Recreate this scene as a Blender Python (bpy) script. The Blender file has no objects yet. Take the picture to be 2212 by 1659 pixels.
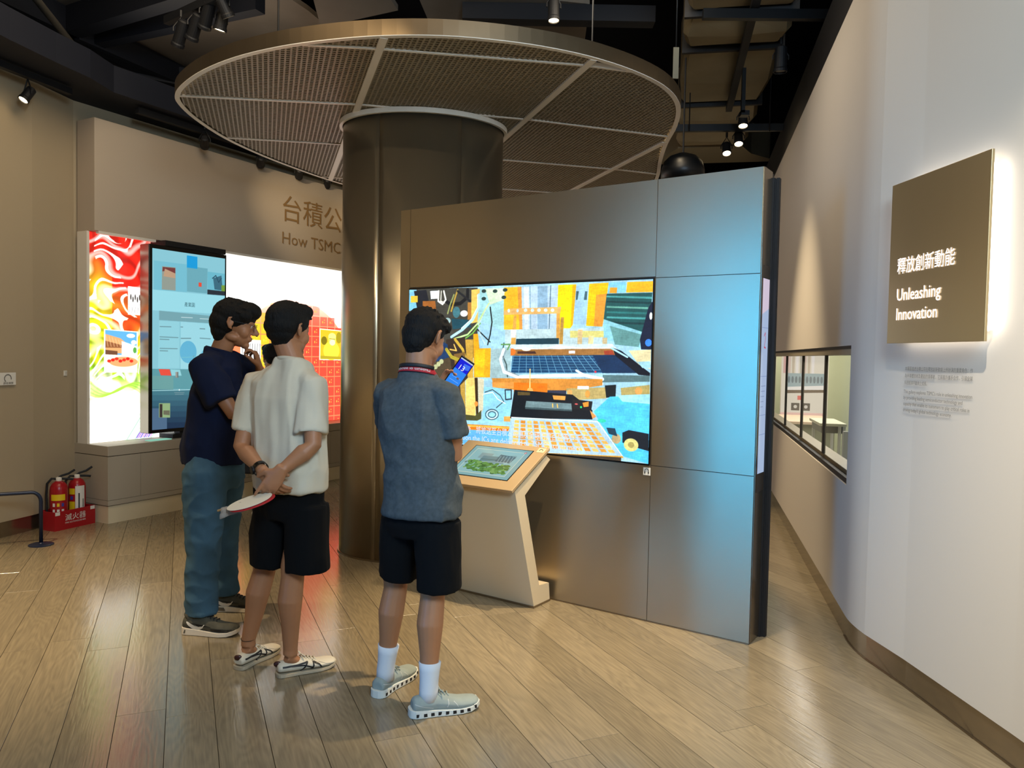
import bpy, bmesh, math, random
import numpy as np
from mathutils import Vector, Matrix, noise
from mathutils.bvhtree import BVHTree

random.seed(7)
SC = bpy.context.scene
COL = SC.collection
PI = math.pi

# ------------------------------------------------------------------ camera
cam_d = bpy.data.cameras.new('camera')
cam = bpy.data.objects.new('camera', cam_d)
COL.objects.link(cam)
cam_d.sensor_width = 36.0
cam_d.sensor_fit = 'HORIZONTAL'
cam_d.lens = 36.0 * 1660 / 2212
cam_d.clip_start = 0.05
_p, _r = math.radians(-2.2), math.radians(1.1)
_f = Vector((0, math.cos(_p), math.sin(_p)))
_u0 = Vector((0, -math.sin(_p), math.cos(_p)))
_x0 = Vector((1, 0, 0))
_x = math.cos(_r) * _x0 + math.sin(_r) * _u0
_u = -math.sin(_r) * _x0 + math.cos(_r) * _u0
cam.matrix_world = Matrix(((_x.x, _u.x, -_f.x, 0), (_x.y, _u.y, -_f.y, 0), (_x.z, _u.z, -_f.z, 1.5), (0, 0, 0, 1)))
SC.camera = cam

# ------------------------------------------------------------------ world, exposure
w = bpy.data.worlds.new('world')
SC.world = w
w.use_nodes = True
w.node_tree.nodes['Background'].inputs[0].default_value = (0.06, 0.055, 0.05, 1)
w.node_tree.nodes['Background'].inputs[1].default_value = 0.25
SC.view_settings.view_transform = 'Standard'
SC.view_settings.look = 'None'
SC.view_settings.exposure = 0.0
SC.view_settings.gamma = 1.0
SC.view_settings.use_curve_mapping = False
SC.cycles.use_denoising = True
SC.cycles.max_bounces = 6
SC.cycles.diffuse_bounces = 3
SC.cycles.glossy_bounces = 3
SC.cycles.transmission_bounces = 4
SC.cycles.transparent_max_bounces = 6
SC.cycles.sample_clamp_indirect = 4.0
SC.cycles.caustics_reflective = False
SC.cycles.caustics_refractive = False

WARM = (1.0, 0.77, 0.48)
WARM2 = (1.0, 0.84, 0.64)
COOL = (0.45, 0.72, 1.0)


def aim(o, tgt):
    d = Vector(tgt) - o.location
    o.rotation_euler = d.to_track_quat('-Z', 'Y').to_euler()


def spot(loc, tgt, power, deg, color=WARM, blend=0.6, size=0.03):
    l = bpy.data.lights.new('spot_light', 'SPOT')
    l.energy = power; l.color = color; l.spot_size = math.radians(deg); l.spot_blend = blend
    l.shadow_soft_size = size
    o = bpy.data.objects.new('spot_light', l); COL.objects.link(o)
    o.location = loc; aim(o, tgt)
    return o


def area(loc, tgt, power, sx, sy, color=WARM2, spread=180):
    l = bpy.data.lights.new('area_light', 'AREA')
    l.energy = power; l.color = color; l.shape = 'RECTANGLE'; l.size = sx; l.size_y = sy; l.spread = math.radians(spread)
    o = bpy.data.objects.new('area_light', l); COL.objects.link(o)
    o.location = loc; aim(o, tgt)
    return o


# gallery spots, wall washers, exhibit glow behind the visitor, and added fill lamps
spot((-2.75, 6.3, 3.5), (-1.95, 8.55, 2.95), 300, 42, WARM, .9)          # header lettering
spot((-1.7, 6.7, 3.5), (-1.35, 9.7, 2.8), 240, 40, WARM, .9)
spot((.65, 3.45, 4.4), (.2, 4.0, 0), 900, 42, WARM, .8)               # floor around the kiosk
spot((1.5, 3.1, 4.4), (.2, 4.4, .3), 450, 30, WARM, .7)
spot((-3.6, 3.6, 4.4), (-3.1, 4.2, 0), 1000, 54, WARM, .9)               # left floor
spot((1.0, 6.2, 4.4), (2.0, 6.1, 0), 650, 50, WARM, .8)                 # passage on the right
area((1.1, 5.3, 4.5), (2.5, 5.9, 1.3), 60, .5, 2.6, WARM2)             # far right wall
spot((.5, .9, 4.2), (2.0, 2.0, .9), 900, 60, WARM2, .9)                  # near right wall, low
spot((-1.4, 1.2, 3.9), (-.85, 5.4, 2.3), 260, 24, WARM, .8)              # column
spot((1.0, .6, 3.9), (.5, 4.5, 1.9), 220, 27, WARM, .8)                 # partition
spot((-1.3, 3.2, 4.3), (-1.05, 4.25, 3.24), 22, 22, WARM, .9)               # canopy rim
area((-3.0, 7.2, 3.95), (-3.0, 7.5, 4.8), 7, 1.2, 1.2, (1.0, .86, .7))     # added area lamp brightening the slab from below
area((-1.2, 2.4, 4.7), (-1.2, 3.2, 0), 45, 4.5, 4.0, (1.0, .74, .46))     # added overhead fill standing in for the gallery's ambient light
area((-1.9, 4.4, 4.6), (-3.7, 6.6, 1.8), 48, 1.6, 1.6, (1.0, .80, .56))    # added soft fill, lifts the ambient light on the left wall
area((-3.35, .25, 1.4), (1.27, 3.98, 1.2), 7, 1.0, 2.7, (.04, .42, 1.0), 34)    # blue glow of an exhibit behind the viewer
area((.9, -.4, 3.2), (2.1, 2.6, 1.9), 170, 1.2, 1.0, (.62, .82, 1.0))
area((3.9, 8.8, 2.8), (3.9, 8.8, 0), 150, 1.2, 5.0, (1.0, .95, .85))       # room behind the window


# ------------------------------------------------------------------ helpers
def srgb(h):
    if isinstance(h, str):
        h = tuple(int(h[i:i + 2], 16) / 255 for i in (0, 2, 4))
    return tuple((c / 12.92 if c <= 0.04045 else ((c + 0.055) / 1.055) ** 2.4) for c in h)


def mat(name, col, rough=0.5, metal=0.0, var=0.0, vscale=4.0, bump=0.0, bscale=60.0, stretch=(1, 1, 1), spec=0.5, emis=None, estr=0.0):
    m = bpy.data.materials.new(name); m.use_nodes = True
    nt = m.node_tree; b = nt.nodes['Principled BSDF']
    c = srgb(col)
    b.inputs['Base Color'].default_value = (*c, 1)
    b.inputs['Roughness'].default_value = rough
    b.inputs['Metallic'].default_value = metal
    b.inputs['Specular IOR Level'].default_value = spec
    if emis is not None:
        b.inputs['Emission Color'].default_value = (*srgb(emis), 1)
        b.inputs['Emission Strength'].default_value = estr
    if var or bump:
        tc = nt.nodes.new('ShaderNodeTexCoord'); mp = nt.nodes.new('ShaderNodeMapping')
        mp.inputs['Scale'].default_value = stretch
        nt.links.new(tc.outputs['Object'], mp.inputs[0])
    if var:
        n = nt.nodes.new('ShaderNodeTexNoise'); n.inputs['Scale'].default_value = vscale; n.inputs['Detail'].default_value = 5
        nt.links.new(mp.outputs[0], n.inputs['Vector'])
        r = nt.nodes.new('ShaderNodeValToRGB')
        r.color_ramp.elements[0].position = 0.3; r.color_ramp.elements[1].position = 0.7
        r.color_ramp.elements[0].color = (*[max(0, x * (1 - var)) for x in c], 1)
        r.color_ramp.elements[1].color = (*[min(1, x * (1 + var)) for x in c], 1)
        nt.links.new(n.outputs['Fac'], r.inputs[0]); nt.links.new(r.outputs[0], b.inputs['Base Color'])
    if bump:
        n2 = nt.nodes.new('ShaderNodeTexNoise'); n2.inputs['Scale'].default_value = bscale; n2.inputs['Detail'].default_value = 3
        nt.links.new(mp.outputs[0], n2.inputs['Vector'])
        bp = nt.nodes.new('ShaderNodeBump'); bp.inputs['Strength'].default_value = bump; bp.inputs['Distance'].default_value = 0.01
        nt.links.new(n2.outputs['Fac'], bp.inputs['Height']); nt.links.new(bp.outputs[0], b.inputs['Normal'])
    return m


def emat(name, col, strength):
    m = bpy.data.materials.new(name); m.use_nodes = True
    nt = m.node_tree; nt.nodes.clear()
    e = nt.nodes.new('ShaderNodeEmission'); e.inputs[0].default_value = (*srgb(col), 1); e.inputs[1].default_value = strength
    o = nt.nodes.new('ShaderNodeOutputMaterial'); nt.links.new(e.outputs[0], o.inputs[0])
    return m


class MB:
    """collects shapes into one mesh"""
    def __init__(s):
        s.v = []; s.f = []; s.uv = None

    def add(s, vs, fs):
        n = len(s.v); s.v += [tuple(v) for v in vs]; s.f += [tuple(i + n for i in f) for f in fs]; return s

    def box(s, a, b):
        (x0, y0, z0), (x1, y1, z1) = a, b
        return s.add([(x0, y0, z0), (x1, y0, z0), (x1, y1, z0), (x0, y1, z0), (x0, y0, z1), (x1, y0, z1), (x1, y1, z1), (x0, y1, z1)],
                     [(3, 2, 1, 0), (4, 5, 6, 7), (0, 1, 5, 4), (1, 2, 6, 5), (2, 3, 7, 6), (3, 0, 4, 7)])

    def prism(s, pts, z0, z1):
        n = len(pts)
        ar = sum(pts[i][0] * pts[(i + 1) % n][1] - pts[(i + 1) % n][0] * pts[i][1] for i in range(n))
        if ar < 0: pts = pts[::-1]
        vs = [(p[0], p[1], z0) for p in pts] + [(p[0], p[1], z1) for p in pts]
        return s.add(vs, [tuple(range(n - 1, -1, -1)), tuple(range(n, 2 * n))] + [(i, (i + 1) % n, n + (i + 1) % n, n + i) for i in range(n)])

    def ringloft(s, rings, cap=True, close=False):
        n = len(rings[0]); base = len(s.v); fs = []
        for k in range(len(rings) - 1):
            for i in range(n):
                a = k * n + i; b = k * n + (i + 1) % n
                fs.append((a, b, b + n, a + n))
        if close:
            k = len(rings) - 1
            for i in range(n): fs.append((k * n + i, k * n + (i + 1) % n, (i + 1) % n, i))
        elif cap:
            fs.append(tuple(range(n - 1, -1, -1))); fs.append(tuple(range((len(rings) - 1) * n, len(rings) * n)))
        return s.add([p for r in rings for p in r], fs)

    def tube(s, path, rad, n=10, flat=1.0, up=None, cap=True, close=False):
        P = [Vector(p) for p in path]; m = len(P)
        if not hasattr(rad, '__len__'): rad = [rad] * m
        rings = []; prev = None
        for i in range(m):
            if close: t = P[(i + 1) % m] - P[i - 1]
            else: t = (P[min(i + 1, m - 1)] - P[max(i - 1, 0)])
            t = t.normalized() if t.length > 1e-9 else Vector((0, 0, 1))
            if prev is None:
                a = Vector(up) if up is not None else (Vector((0, 0, 1)) if abs(t.z) < 0.9 else Vector((0, 1, 0)))
            else: a = prev
            x = (a - t * a.dot(t))
            if x.length < 1e-6: x = t.orthogonal()
            x.normalize(); y = t.cross(x); prev = x
            r = rad[i]
            rx, ry = (r if hasattr(r, '__len__') else (r, r * flat))
            rings.append([P[i] + x * rx * math.cos(2 * PI * k / n) + y * ry * math.sin(2 * PI * k / n) for k in range(n)])
        return s.ringloft(rings, cap, close)

    def lathe(s, prof, c=(0, 0, 0), n=24, M=None):
        rings = []
        for r, z in prof:
            ring = [Vector((r * math.cos(2 * PI * k / n), r * math.sin(2 * PI * k / n), z)) for k in range(n)]
            if M is not None: ring = [M @ p for p in ring]
            rings.append([p + Vector(c) for p in ring])
        return s.ringloft(rings, True)

    def ell(s, c, r, R=None, nu=16, nv=10):
        vs = []; fs = []
        c = Vector(c)
        for j in range(1, nv):
            ph = PI * j / nv
            for i in range(nu):
                th = 2 * PI * i / nu
                p = Vector((r[0] * math.sin(ph) * math.cos(th), r[1] * math.sin(ph) * math.sin(th), r[2] * math.cos(ph)))
                vs.append(c + (R @ p if R else p))
        t = Vector((0, 0, r[2])); vs.append(c + (R @ t if R else t)); vs.append(c - (R @ t if R else t))
        T = len(vs) - 2; B = T + 1
        for j in range(nv - 2):
            for i in range(nu):
                a = j * nu + i; b = j * nu + (i + 1) % nu
                fs.append((a, a + nu, b + nu, b))
        for i in range(nu):
            fs.append((T, i, (i + 1) % nu)); a = (nv - 2) * nu
            fs.append((B, a + (i + 1) % nu, a + i))
        return s.add(vs, fs)

    def build(s, name, m, parent=None, smooth=False, bevel=0.0, kind=None):
        me = bpy.data.meshes.new(name); me.from_pydata(s.v, [], s.f); me.validate(); me.update()
        if smooth:
            me.polygons.foreach_set('use_smooth', [True] * len(me.polygons))
        return link(name, me, m, parent, bevel, kind)


def link(name, me, m, parent=None, bevel=0.0, kind=None):
    o = bpy.data.objects.new(name, me); COL.objects.link(o)
    if m is not None:
        me.materials.clear(); me.materials.append(m)
    if parent is not None:
        o.parent = parent
        o.matrix_parent_inverse = parent_inv(parent)
    if bevel:
        b = o.modifiers.new('bevel', 'BEVEL'); b.width = bevel; b.segments = 2; b.limit_method = 'ANGLE'; b.angle_limit = math.radians(40)
    if kind: o['kind'] = kind
    return o


def world_of(o):
    M = Matrix.LocRotScale(o.location, o.rotation_euler, o.scale)
    return M if o.parent is None else world_of(o.parent) @ o.matrix_parent_inverse @ M


def parent_inv(p):
    return world_of(p).inverted()


def thing(name, label, cat, loc=(0, 0, 0), group=None):
    o = bpy.data.objects.new(name, None); COL.objects.link(o); o.empty_display_size = 0.1
    o.location = loc; o['label'] = label; o['category'] = cat
    if group: o['group'] = group
    return o


def tag(o, label, cat=None, group=None):
    o['label'] = label
    if cat: o['category'] = cat
    if group: o['group'] = group
    return o


def struct(name, mb, m, parent=None, smooth=False, bevel=0.0):
    o = mb.build(name, m, parent, smooth, bevel)
    if parent is None: o['kind'] = 'structure'
    return o


class Frame:
    """an upright frame: origin on the floor, u along a wall, s depth (away from the room), z up"""
    def __init__(self, o, u, s):
        self.o = Vector((o[0], o[1], 0)); self.u = Vector((u[0], u[1], 0)).normalized(); self.s = Vector((s[0], s[1], 0)).normalized()

    def p(self, u, s, z):
        return self.o + self.u * u + self.s * s + Vector((0, 0, z))

    def box(self, mb, u0, u1, s0, s1, z0, z1):
        P = self.p
        vs = [P(u0, s0, z0), P(u1, s0, z0), P(u1, s1, z0), P(u0, s1, z0), P(u0, s0, z1), P(u1, s0, z1), P(u1, s1, z1), P(u0, s1, z1)]
        fs = [(3, 2, 1, 0), (4, 5, 6, 7), (0, 1, 5, 4), (1, 2, 6, 5), (2, 3, 7, 6), (3, 0, 4, 7)]
        if self.u.cross(self.s).z < 0: fs = [f[::-1] for f in fs]
        mb.add(vs, fs); return mb


def text_mesh(txt, size, spacing=1.0, line=1.0, extrude=0.0, align='LEFT', res=2):
    c = bpy.data.curves.new('lettering', 'FONT'); c.body = txt; c.size = size; c.resolution_u = res
    c.space_character = spacing; c.space_line = line; c.extrude = extrude; c.align_x = align
    o = bpy.data.objects.new('lettering', c); COL.objects.link(o)
    dg = bpy.context.evaluated_depsgraph_get()
    me = bpy.data.meshes.new_from_object(o.evaluated_get(dg))
    bpy.data.objects.remove(o); bpy.data.curves.remove(c)
    return me


def text_on(txt, origin, ux, uy, size, m, parent, name='lettering', width=None, spacing=1.0, line=1.0, off=0.002, extrude=0.0, kind=None):
    """text in the plane spanned by ux (reading direction) and uy (up), bottom-left baseline at origin"""
    me = text_mesh(txt, size, spacing, line, extrude)
    n = len(me.vertices); co = np.zeros(n * 3); me.vertices.foreach_get('co', co); co = co.reshape(-1, 3)
    sx = 1.0
    if width: sx = width / max(1e-6, co[:, 0].max())
    ux = Vector(ux).normalized(); uy = Vector(uy).normalized(); nz = ux.cross(uy)
    O = np.array(origin) + np.array(nz) * off
    co = O + np.outer(co[:, 0] * sx, np.array(ux)) + np.outer(co[:, 1], np.array(uy)) + np.outer(co[:, 2], np.array(nz))
    me.vertices.foreach_set('co', co.ravel()); me.update()
    return link(name, me, m, parent)


# ---- a small painter for the pictures shown on screens and prints
class Canvas:
    def __init__(s, w, h, bg='ffffff'):
        s.w, s.h = w, h
        s.a = np.ones((h, w, 3), np.float32) * np.array(s.c(bg), np.float32)
        s.X, s.Y = np.meshgrid(np.arange(w) + .5, np.arange(h) + .5)

    def c(s, h):
        return tuple(int(h[i:i + 2], 16) / 255 for i in (0, 2, 4))

    def blend(s, x0, x1, y0, y1, m, col):
        m = m[..., None].astype(np.float32)
        s.a[y0:y1, x0:x1] = s.a[y0:y1, x0:x1] * (1 - m) + np.array(s.c(col) if isinstance(col, str) else col, np.float32) * m

    def bb(s, xs, ys, pad=1):
        x0 = max(0, int(min(xs)) - pad); x1 = min(s.w, int(max(xs)) + pad + 1)
        y0 = max(0, int(min(ys)) - pad); y1 = min(s.h, int(max(ys)) + pad + 1)
        return x0, max(x0, x1), y0, max(y0, y1)

    def poly(s, col, pts, al=1.0):
        xs = [p[0] for p in pts]; ys = [p[1] for p in pts]
        x0, x1, y0, y1 = s.bb(xs, ys)
        if x1 <= x0 or y1 <= y0: return
        acc = np.zeros((y1 - y0, x1 - x0), np.float32)
        for dx, dy in ((-.25, -.25), (.25, -.25), (-.25, .25), (.25, .25)):
            X = s.X[y0:y1, x0:x1] + dx; Y = s.Y[y0:y1, x0:x1] + dy
            ins = np.zeros(X.shape, bool); n = len(pts)
            for i in range(n):
                ax, ay = pts[i]; bx, by = pts[(i + 1) % n]
                if ay == by: continue
                c = ((ay > Y) != (by > Y)) & (X < (bx - ax) * (Y - ay) / (by - ay) + ax)
                ins ^= c
            acc += ins * .25
        s.blend(x0, x1, y0, y1, acc * al, col)

    def ell(s, col, cx, cy, rx, ry, al=1.0):
        x0, x1, y0, y1 = s.bb([cx - rx, cx + rx], [cy - ry, cy + ry], 2)
        if x1 <= x0 or y1 <= y0: return
        d = np.hypot((s.X[y0:y1, x0:x1] - cx) / max(rx, .5), (s.Y[y0:y1, x0:x1] - cy) / max(ry, .5))
        s.blend(x0, x1, y0, y1, np.clip((1 - d) * min(rx, ry) + .5, 0, 1) * al, col)

    def line(s, col, wd, pts, al=1.0):
        xs = [p[0] for p in pts]; ys = [p[1] for p in pts]
        x0, x1, y0, y1 = s.bb(xs, ys, int(wd) + 2)
        if x1 <= x0 or y1 <= y0: return
        X = s.X[y0:y1, x0:x1]; Y = s.Y[y0:y1, x0:x1]; D = np.full(X.shape, 1e9)
        for i in range(len(pts) - 1):
            ax, ay = pts[i]; bx, by = pts[i + 1]; dx, dy = bx - ax, by - ay; L = dx * dx + dy * dy + 1e-9
            t = np.clip(((X - ax) * dx + (Y - ay) * dy) / L, 0, 1)
            D = np.minimum(D, np.hypot(X - ax - t * dx, Y - ay - t * dy))
        s.blend(x0, x1, y0, y1, np.clip(wd / 2 - D + .5, 0, 1) * al, col)

    def ops(s, ops):
        for o in ops:
            c = o[-1]; k = tuple(v / 255 for v in o[1])
            if o[0] == 'E': s.ell(k, c[0] * s.w / 1000, c[1] * s.h / 1000, c[2] * s.w / 1000, c[3] * s.h / 1000)
            else:
                pts = [(c[i] * s.w / 1000, c[i + 1] * s.h / 1000) for i in range(0, len(c), 2)]
                if o[0] == 'P': s.poly(k, pts)
                else: s.line(k, max(1.2, o[2]), pts)

    def blur(s, n=1):
        for _ in range(n):
            p = np.pad(s.a, ((1, 1), (1, 1), (0, 0)), 'edge')
            s.a = (p[:-2, 1:-1] + p[2:, 1:-1] + p[1:-1, :-2] + p[1:-1, 2:] + 2 * p[1:-1, 1:-1]) / 6

    def image(s, name):
        im = bpy.data.images.new(name, s.w, s.h, alpha=False)
        px = np.ones((s.h, s.w, 4), np.float32); px[..., :3] = np.clip(s.a, 0, 1)[::-1]
        im.pixels.foreach_set(px.ravel()); im.update()
        im.pack()
        return im


def vnoise(w, h, sx, sy, seed):
    """smooth value noise"""
    rs = np.random.RandomState(seed)
    gx, gy = int(w / sx) + 3, int(h / sy) + 3
    g = rs.rand(gy, gx)
    X = np.arange(w) / sx; Y = np.arange(h) / sy
    xi = X.astype(int); yi = Y.astype(int); fx = X - xi; fy = Y - yi
    fx = fx * fx * (3 - 2 * fx); fy = fy * fy * (3 - 2 * fy)
    a = g[yi][:, xi]; b = g[yi][:, xi + 1]; c = g[yi + 1][:, xi]; d = g[yi + 1][:, xi + 1]
    return (a * (1 - fx) + b * fx) * (1 - fy)[:, None] + (c * (1 - fx) + d * fx) * fy[:, None]


def screen_mat(name, im, strength, rough=0.15):
    m = bpy.data.materials.new(name); m.use_nodes = True
    nt = m.node_tree; b = nt.nodes['Principled BSDF']
    b.inputs['Base Color'].default_value = (0.01, 0.01, 0.01, 1); b.inputs['Roughness'].default_value = rough
    t = nt.nodes.new('ShaderNodeTexImage'); t.image = im; t.extension = 'EXTEND'
    uv = nt.nodes.new('ShaderNodeUVMap'); uv.uv_map = 'uv'
    nt.links.new(uv.outputs[0], t.inputs[0])
    nt.links.new(t.outputs[0], b.inputs['Emission Color']); b.inputs['Emission Strength'].default_value = strength
    return m


def quad(name, p, m, parent=None):
    """flat picture: corners TL, TR, BR, BL with full uv"""
    me = bpy.data.meshes.new(name); me.from_pydata([tuple(x) for x in (p[3], p[2], p[1], p[0])], [], [(0, 1, 2, 3)])
    uv = me.uv_layers.new(name='uv')
    for i, c in enumerate([(0, 0), (1, 0), (1, 1), (0, 1)]): uv.data[i].uv = c
    me.update()
    return link(name, me, m, parent)

# ------------------------------------------------------------------ materials
M = dict(
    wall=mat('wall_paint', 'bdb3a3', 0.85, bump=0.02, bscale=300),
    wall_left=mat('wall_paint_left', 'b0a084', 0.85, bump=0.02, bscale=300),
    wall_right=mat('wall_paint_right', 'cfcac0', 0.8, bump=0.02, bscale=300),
    steel=mat('blasted_steel', 'b0a186', 0.34, 0.9, var=0.04, vscale=1.2, bump=0.06, bscale=500),
    column=mat('polished_steel', 'b0a48c', 0.3, 0.9, var=0.03, vscale=1.5, bump=0.015, bscale=6),
    skirt=mat('skirting_steel', 'a0937f', 0.17, 0.9),
    seam=mat('seam_dark', '3a3024', 0.7),
    black=mat('black_paint', '0b0d12', 0.6),
    void=mat('ceiling_void', '07080d', 0.95, spec=0.1),
    navy=mat('navy_shade_paint', '091020', 0.75),
    beam=mat('beam_paint', '0a0f1a', 0.6),
    soffit=mat('grey_slab', '8a7f72', 0.9, var=0.1, vscale=2),
    brass=mat('brushed_brass_rim', '8a7a62', 0.35, 0.9, var=0.1, vscale=3),
    whitemetal=mat('pale_metal_strip', 'e8e2d6', 0.4, 0.0),
    mesh=mat('grille_metal', '8f846e', 0.5, 0.0),
    duct=mat('insulated_duct', '94876a', 0.55, 0.25, var=0.15, vscale=2.5, bump=0.5, bscale=5),
    rubber=mat('black_bezel', '060708', 0.25),
    dark=mat('dark_metal', '15181c', 0.4, 0.5),
    railing=mat('navy_tube', '18233c', 0.35, 0.2),
    red=mat('red_enamel', 'a5101c', 0.3),
    white=mat('white_plastic', 'e6e4dc', 0.4),
    kiosk=mat('kiosk_paint', 'cbbb9e', 0.45),
    kiosk_top=mat('kiosk_bronze', 'b59b75', 0.35, 0.3),
    letter=mat('letter_bronze', '8d6f47', 0.5),
    lettergrey=mat('letter_grey', '6f6d68', 0.6),
    bronze=mat('sign_bronze', 'b5a27c', 0.42, 0.85, var=0.06, vscale=1.0, stretch=(1, 1, .3)),
    led=emat('led_white', 'fff3e6', 9.0),
    lamp=emat('lamp_glow', 'ffe2b0', 14.0),
    lit=emat('lit_letters', 'fff4f4', 2.4),
    caption=emat('caption_letters', 'e8f4ff', 1.0),
)


def wood():
    m = bpy.data.materials.new('oak_plank'); m.use_nodes = True
    nt = m.node_tree; N = nt.nodes; Lk = nt.links; b = N['Principled BSDF']
    geo = N.new('ShaderNodeTexCoord'); oi = N.new('ShaderNodeObjectInfo')
    mp = N.new('ShaderNodeMapping'); mp.inputs['Scale'].default_value = (1, 1, 1)
    Lk.new(geo.outputs['Object'], mp.inputs[0])
    add = N.new('ShaderNodeVectorMath'); add.operation = 'ADD'
    mul = N.new('ShaderNodeVectorMath'); mul.operation = 'SCALE'; mul.inputs['Scale'].default_value = 37.0
    cmb = N.new('ShaderNodeCombineXYZ')
    for i in range(3): Lk.new(oi.outputs['Random'], cmb.inputs[i])
    Lk.new(cmb.outputs[0], mul.inputs[0]); Lk.new(mp.outputs[0], add.inputs[0]); Lk.new(mul.outputs[0], add.inputs[1])
    st = N.new('ShaderNodeMapping'); st.inputs['Scale'].default_value = (5.0, 0.75, 1); Lk.new(add.outputs[0], st.inputs[0])
    n1 = N.new('ShaderNodeTexNoise'); n1.inputs['Scale'].default_value = 1.0; n1.inputs['Detail'].default_value = 2.5; n1.inputs['Roughness'].default_value = .45
    Lk.new(st.outputs[0], n1.inputs['Vector'])
    ml = N.new('ShaderNodeMath'); ml.operation = 'MULTIPLY'; ml.inputs[1].default_value = 26.0; Lk.new(n1.outputs['Fac'], ml.inputs[0])
    sn = N.new('ShaderNodeMath'); sn.operation = 'SINE'; 
    m2 = N.new('ShaderNodeMath'); m2.operation = 'MULTIPLY'; m2.inputs[1].default_value = 6.283; Lk.new(ml.outputs[0], m2.inputs[0]); Lk.new(m2.outputs[0], sn.inputs[0])
    fg = N.new('ShaderNodeMapping'); fg.inputs['Scale'].default_value = (120, 6, 1); Lk.new(add.outputs[0], fg.inputs[0])
    n2 = N.new('ShaderNodeTexNoise'); n2.inputs['Scale'].default_value = 1.0; n2.inputs['Detail'].default_value = 3; Lk.new(fg.outputs[0], n2.inputs['Vector'])
    mix = N.new('ShaderNodeMath'); mix.operation = 'MULTIPLY_ADD'; mix.inputs[1].default_value = 0.09
    Lk.new(sn.outputs[0], mix.inputs[0]); Lk.new(n2.outputs['Fac'], mix.inputs[2])
    ramp = N.new('ShaderNodeValToRGB'); ramp.color_ramp.elements[0].position = .2; ramp.color_ramp.elements[1].position = .8
    ramp.color_ramp.elements[0].color = (*srgb('776c58'), 1); ramp.color_ramp.elements[1].color = (*srgb('908268'), 1)
    Lk.new(mix.outputs[0], ramp.inputs[0])
    hs = N.new('ShaderNodeHueSaturation'); mr = N.new('ShaderNodeMapRange')
    mr.inputs['To Min'].default_value = .86; mr.inputs['To Max'].default_value = 1.12
    Lk.new(oi.outputs['Random'], mr.inputs['Value']); Lk.new(mr.outputs[0], hs.inputs['Value']); Lk.new(ramp.outputs[0], hs.inputs['Color'])
    Lk.new(hs.outputs[0], b.inputs['Base Color'])
    rr = N.new('ShaderNodeMapRange'); rr.inputs['To Min'].default_value = .13; rr.inputs['To Max'].default_value = .23
    Lk.new(mix.outputs[0], rr.inputs['Value']); Lk.new(rr.outputs[0], b.inputs['Roughness'])
    bp = N.new('ShaderNodeBump'); bp.inputs['Strength'].default_value = .12; bp.inputs['Distance'].default_value = .003
    Lk.new(mix.outputs[0], bp.inputs['Height']); Lk.new(bp.outputs[0], b.inputs['Normal'])
    b.inputs['Specular IOR Level'].default_value = 0.6
    return m


M['wood'] = wood()

# ------------------------------------------------------------------ floor: individual oak boards
fl = MB().box((-6.5, -3.5, -0.1), (5.5, 13.5, -0.012))
floor = struct('floor', fl, M['seam'])
PD = Vector((-0.394, 0.919, 0)).normalized(); PQ = Vector((PD.y, -PD.x, 0))
PW = 0.1855; Q0 = -0.061
JOINTS = {}
for px, py in [(-2.33, 3.74), (-2.25, 3.86), (-1.66, 3.60), (-1.46, 3.12), (-1.30, 3.70), (-1.17, 3.91), (0.905, 3.05), (1.07, 3.26)]:
    v = Vector((px, py, 0)); JOINTS[math.floor((v.dot(PQ) - Q0) / PW)] = v.dot(PD)
BASE_L = Vector((-3.39, 6.44, 0)); LD = Vector((.477, .879, 0)); LB = Vector((-.879, .477, 0))
rwall = [(2.13, -3.0), (1.889, 2.80), (1.842, 3.495), (1.806, 3.812), (1.804, 3.92), (1.815, 4.03), (1.842, 4.145), (2.046, 4.966), (2.221, 5.78), (2.449, 6.72), (2.766, 8.08), (3.4, 10.8)]


def rx(y):
    for (x0, y0), (x1, y1) in zip(rwall, rwall[1:]):
        if y0 <= y <= y1: return x0 + (x1 - x0) * (y - y0) / (y1 - y0)
    return rwall[-1][0]


lwall = [(-4.5, -3.0), (-4.35, 3.0), (-4.02, 5.45), (-3.935, 5.888), (-3.86, 6.19), (-3.80, 6.66), (-0.94, 11.93)]


def lx(y):
    for (x0, y0), (x1, y1) in zip(lwall, lwall[1:]):
        if y0 <= y <= y1: return x0 + (x1 - x0) * (y - y0) / (y1 - y0)
    return -0.9


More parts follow.
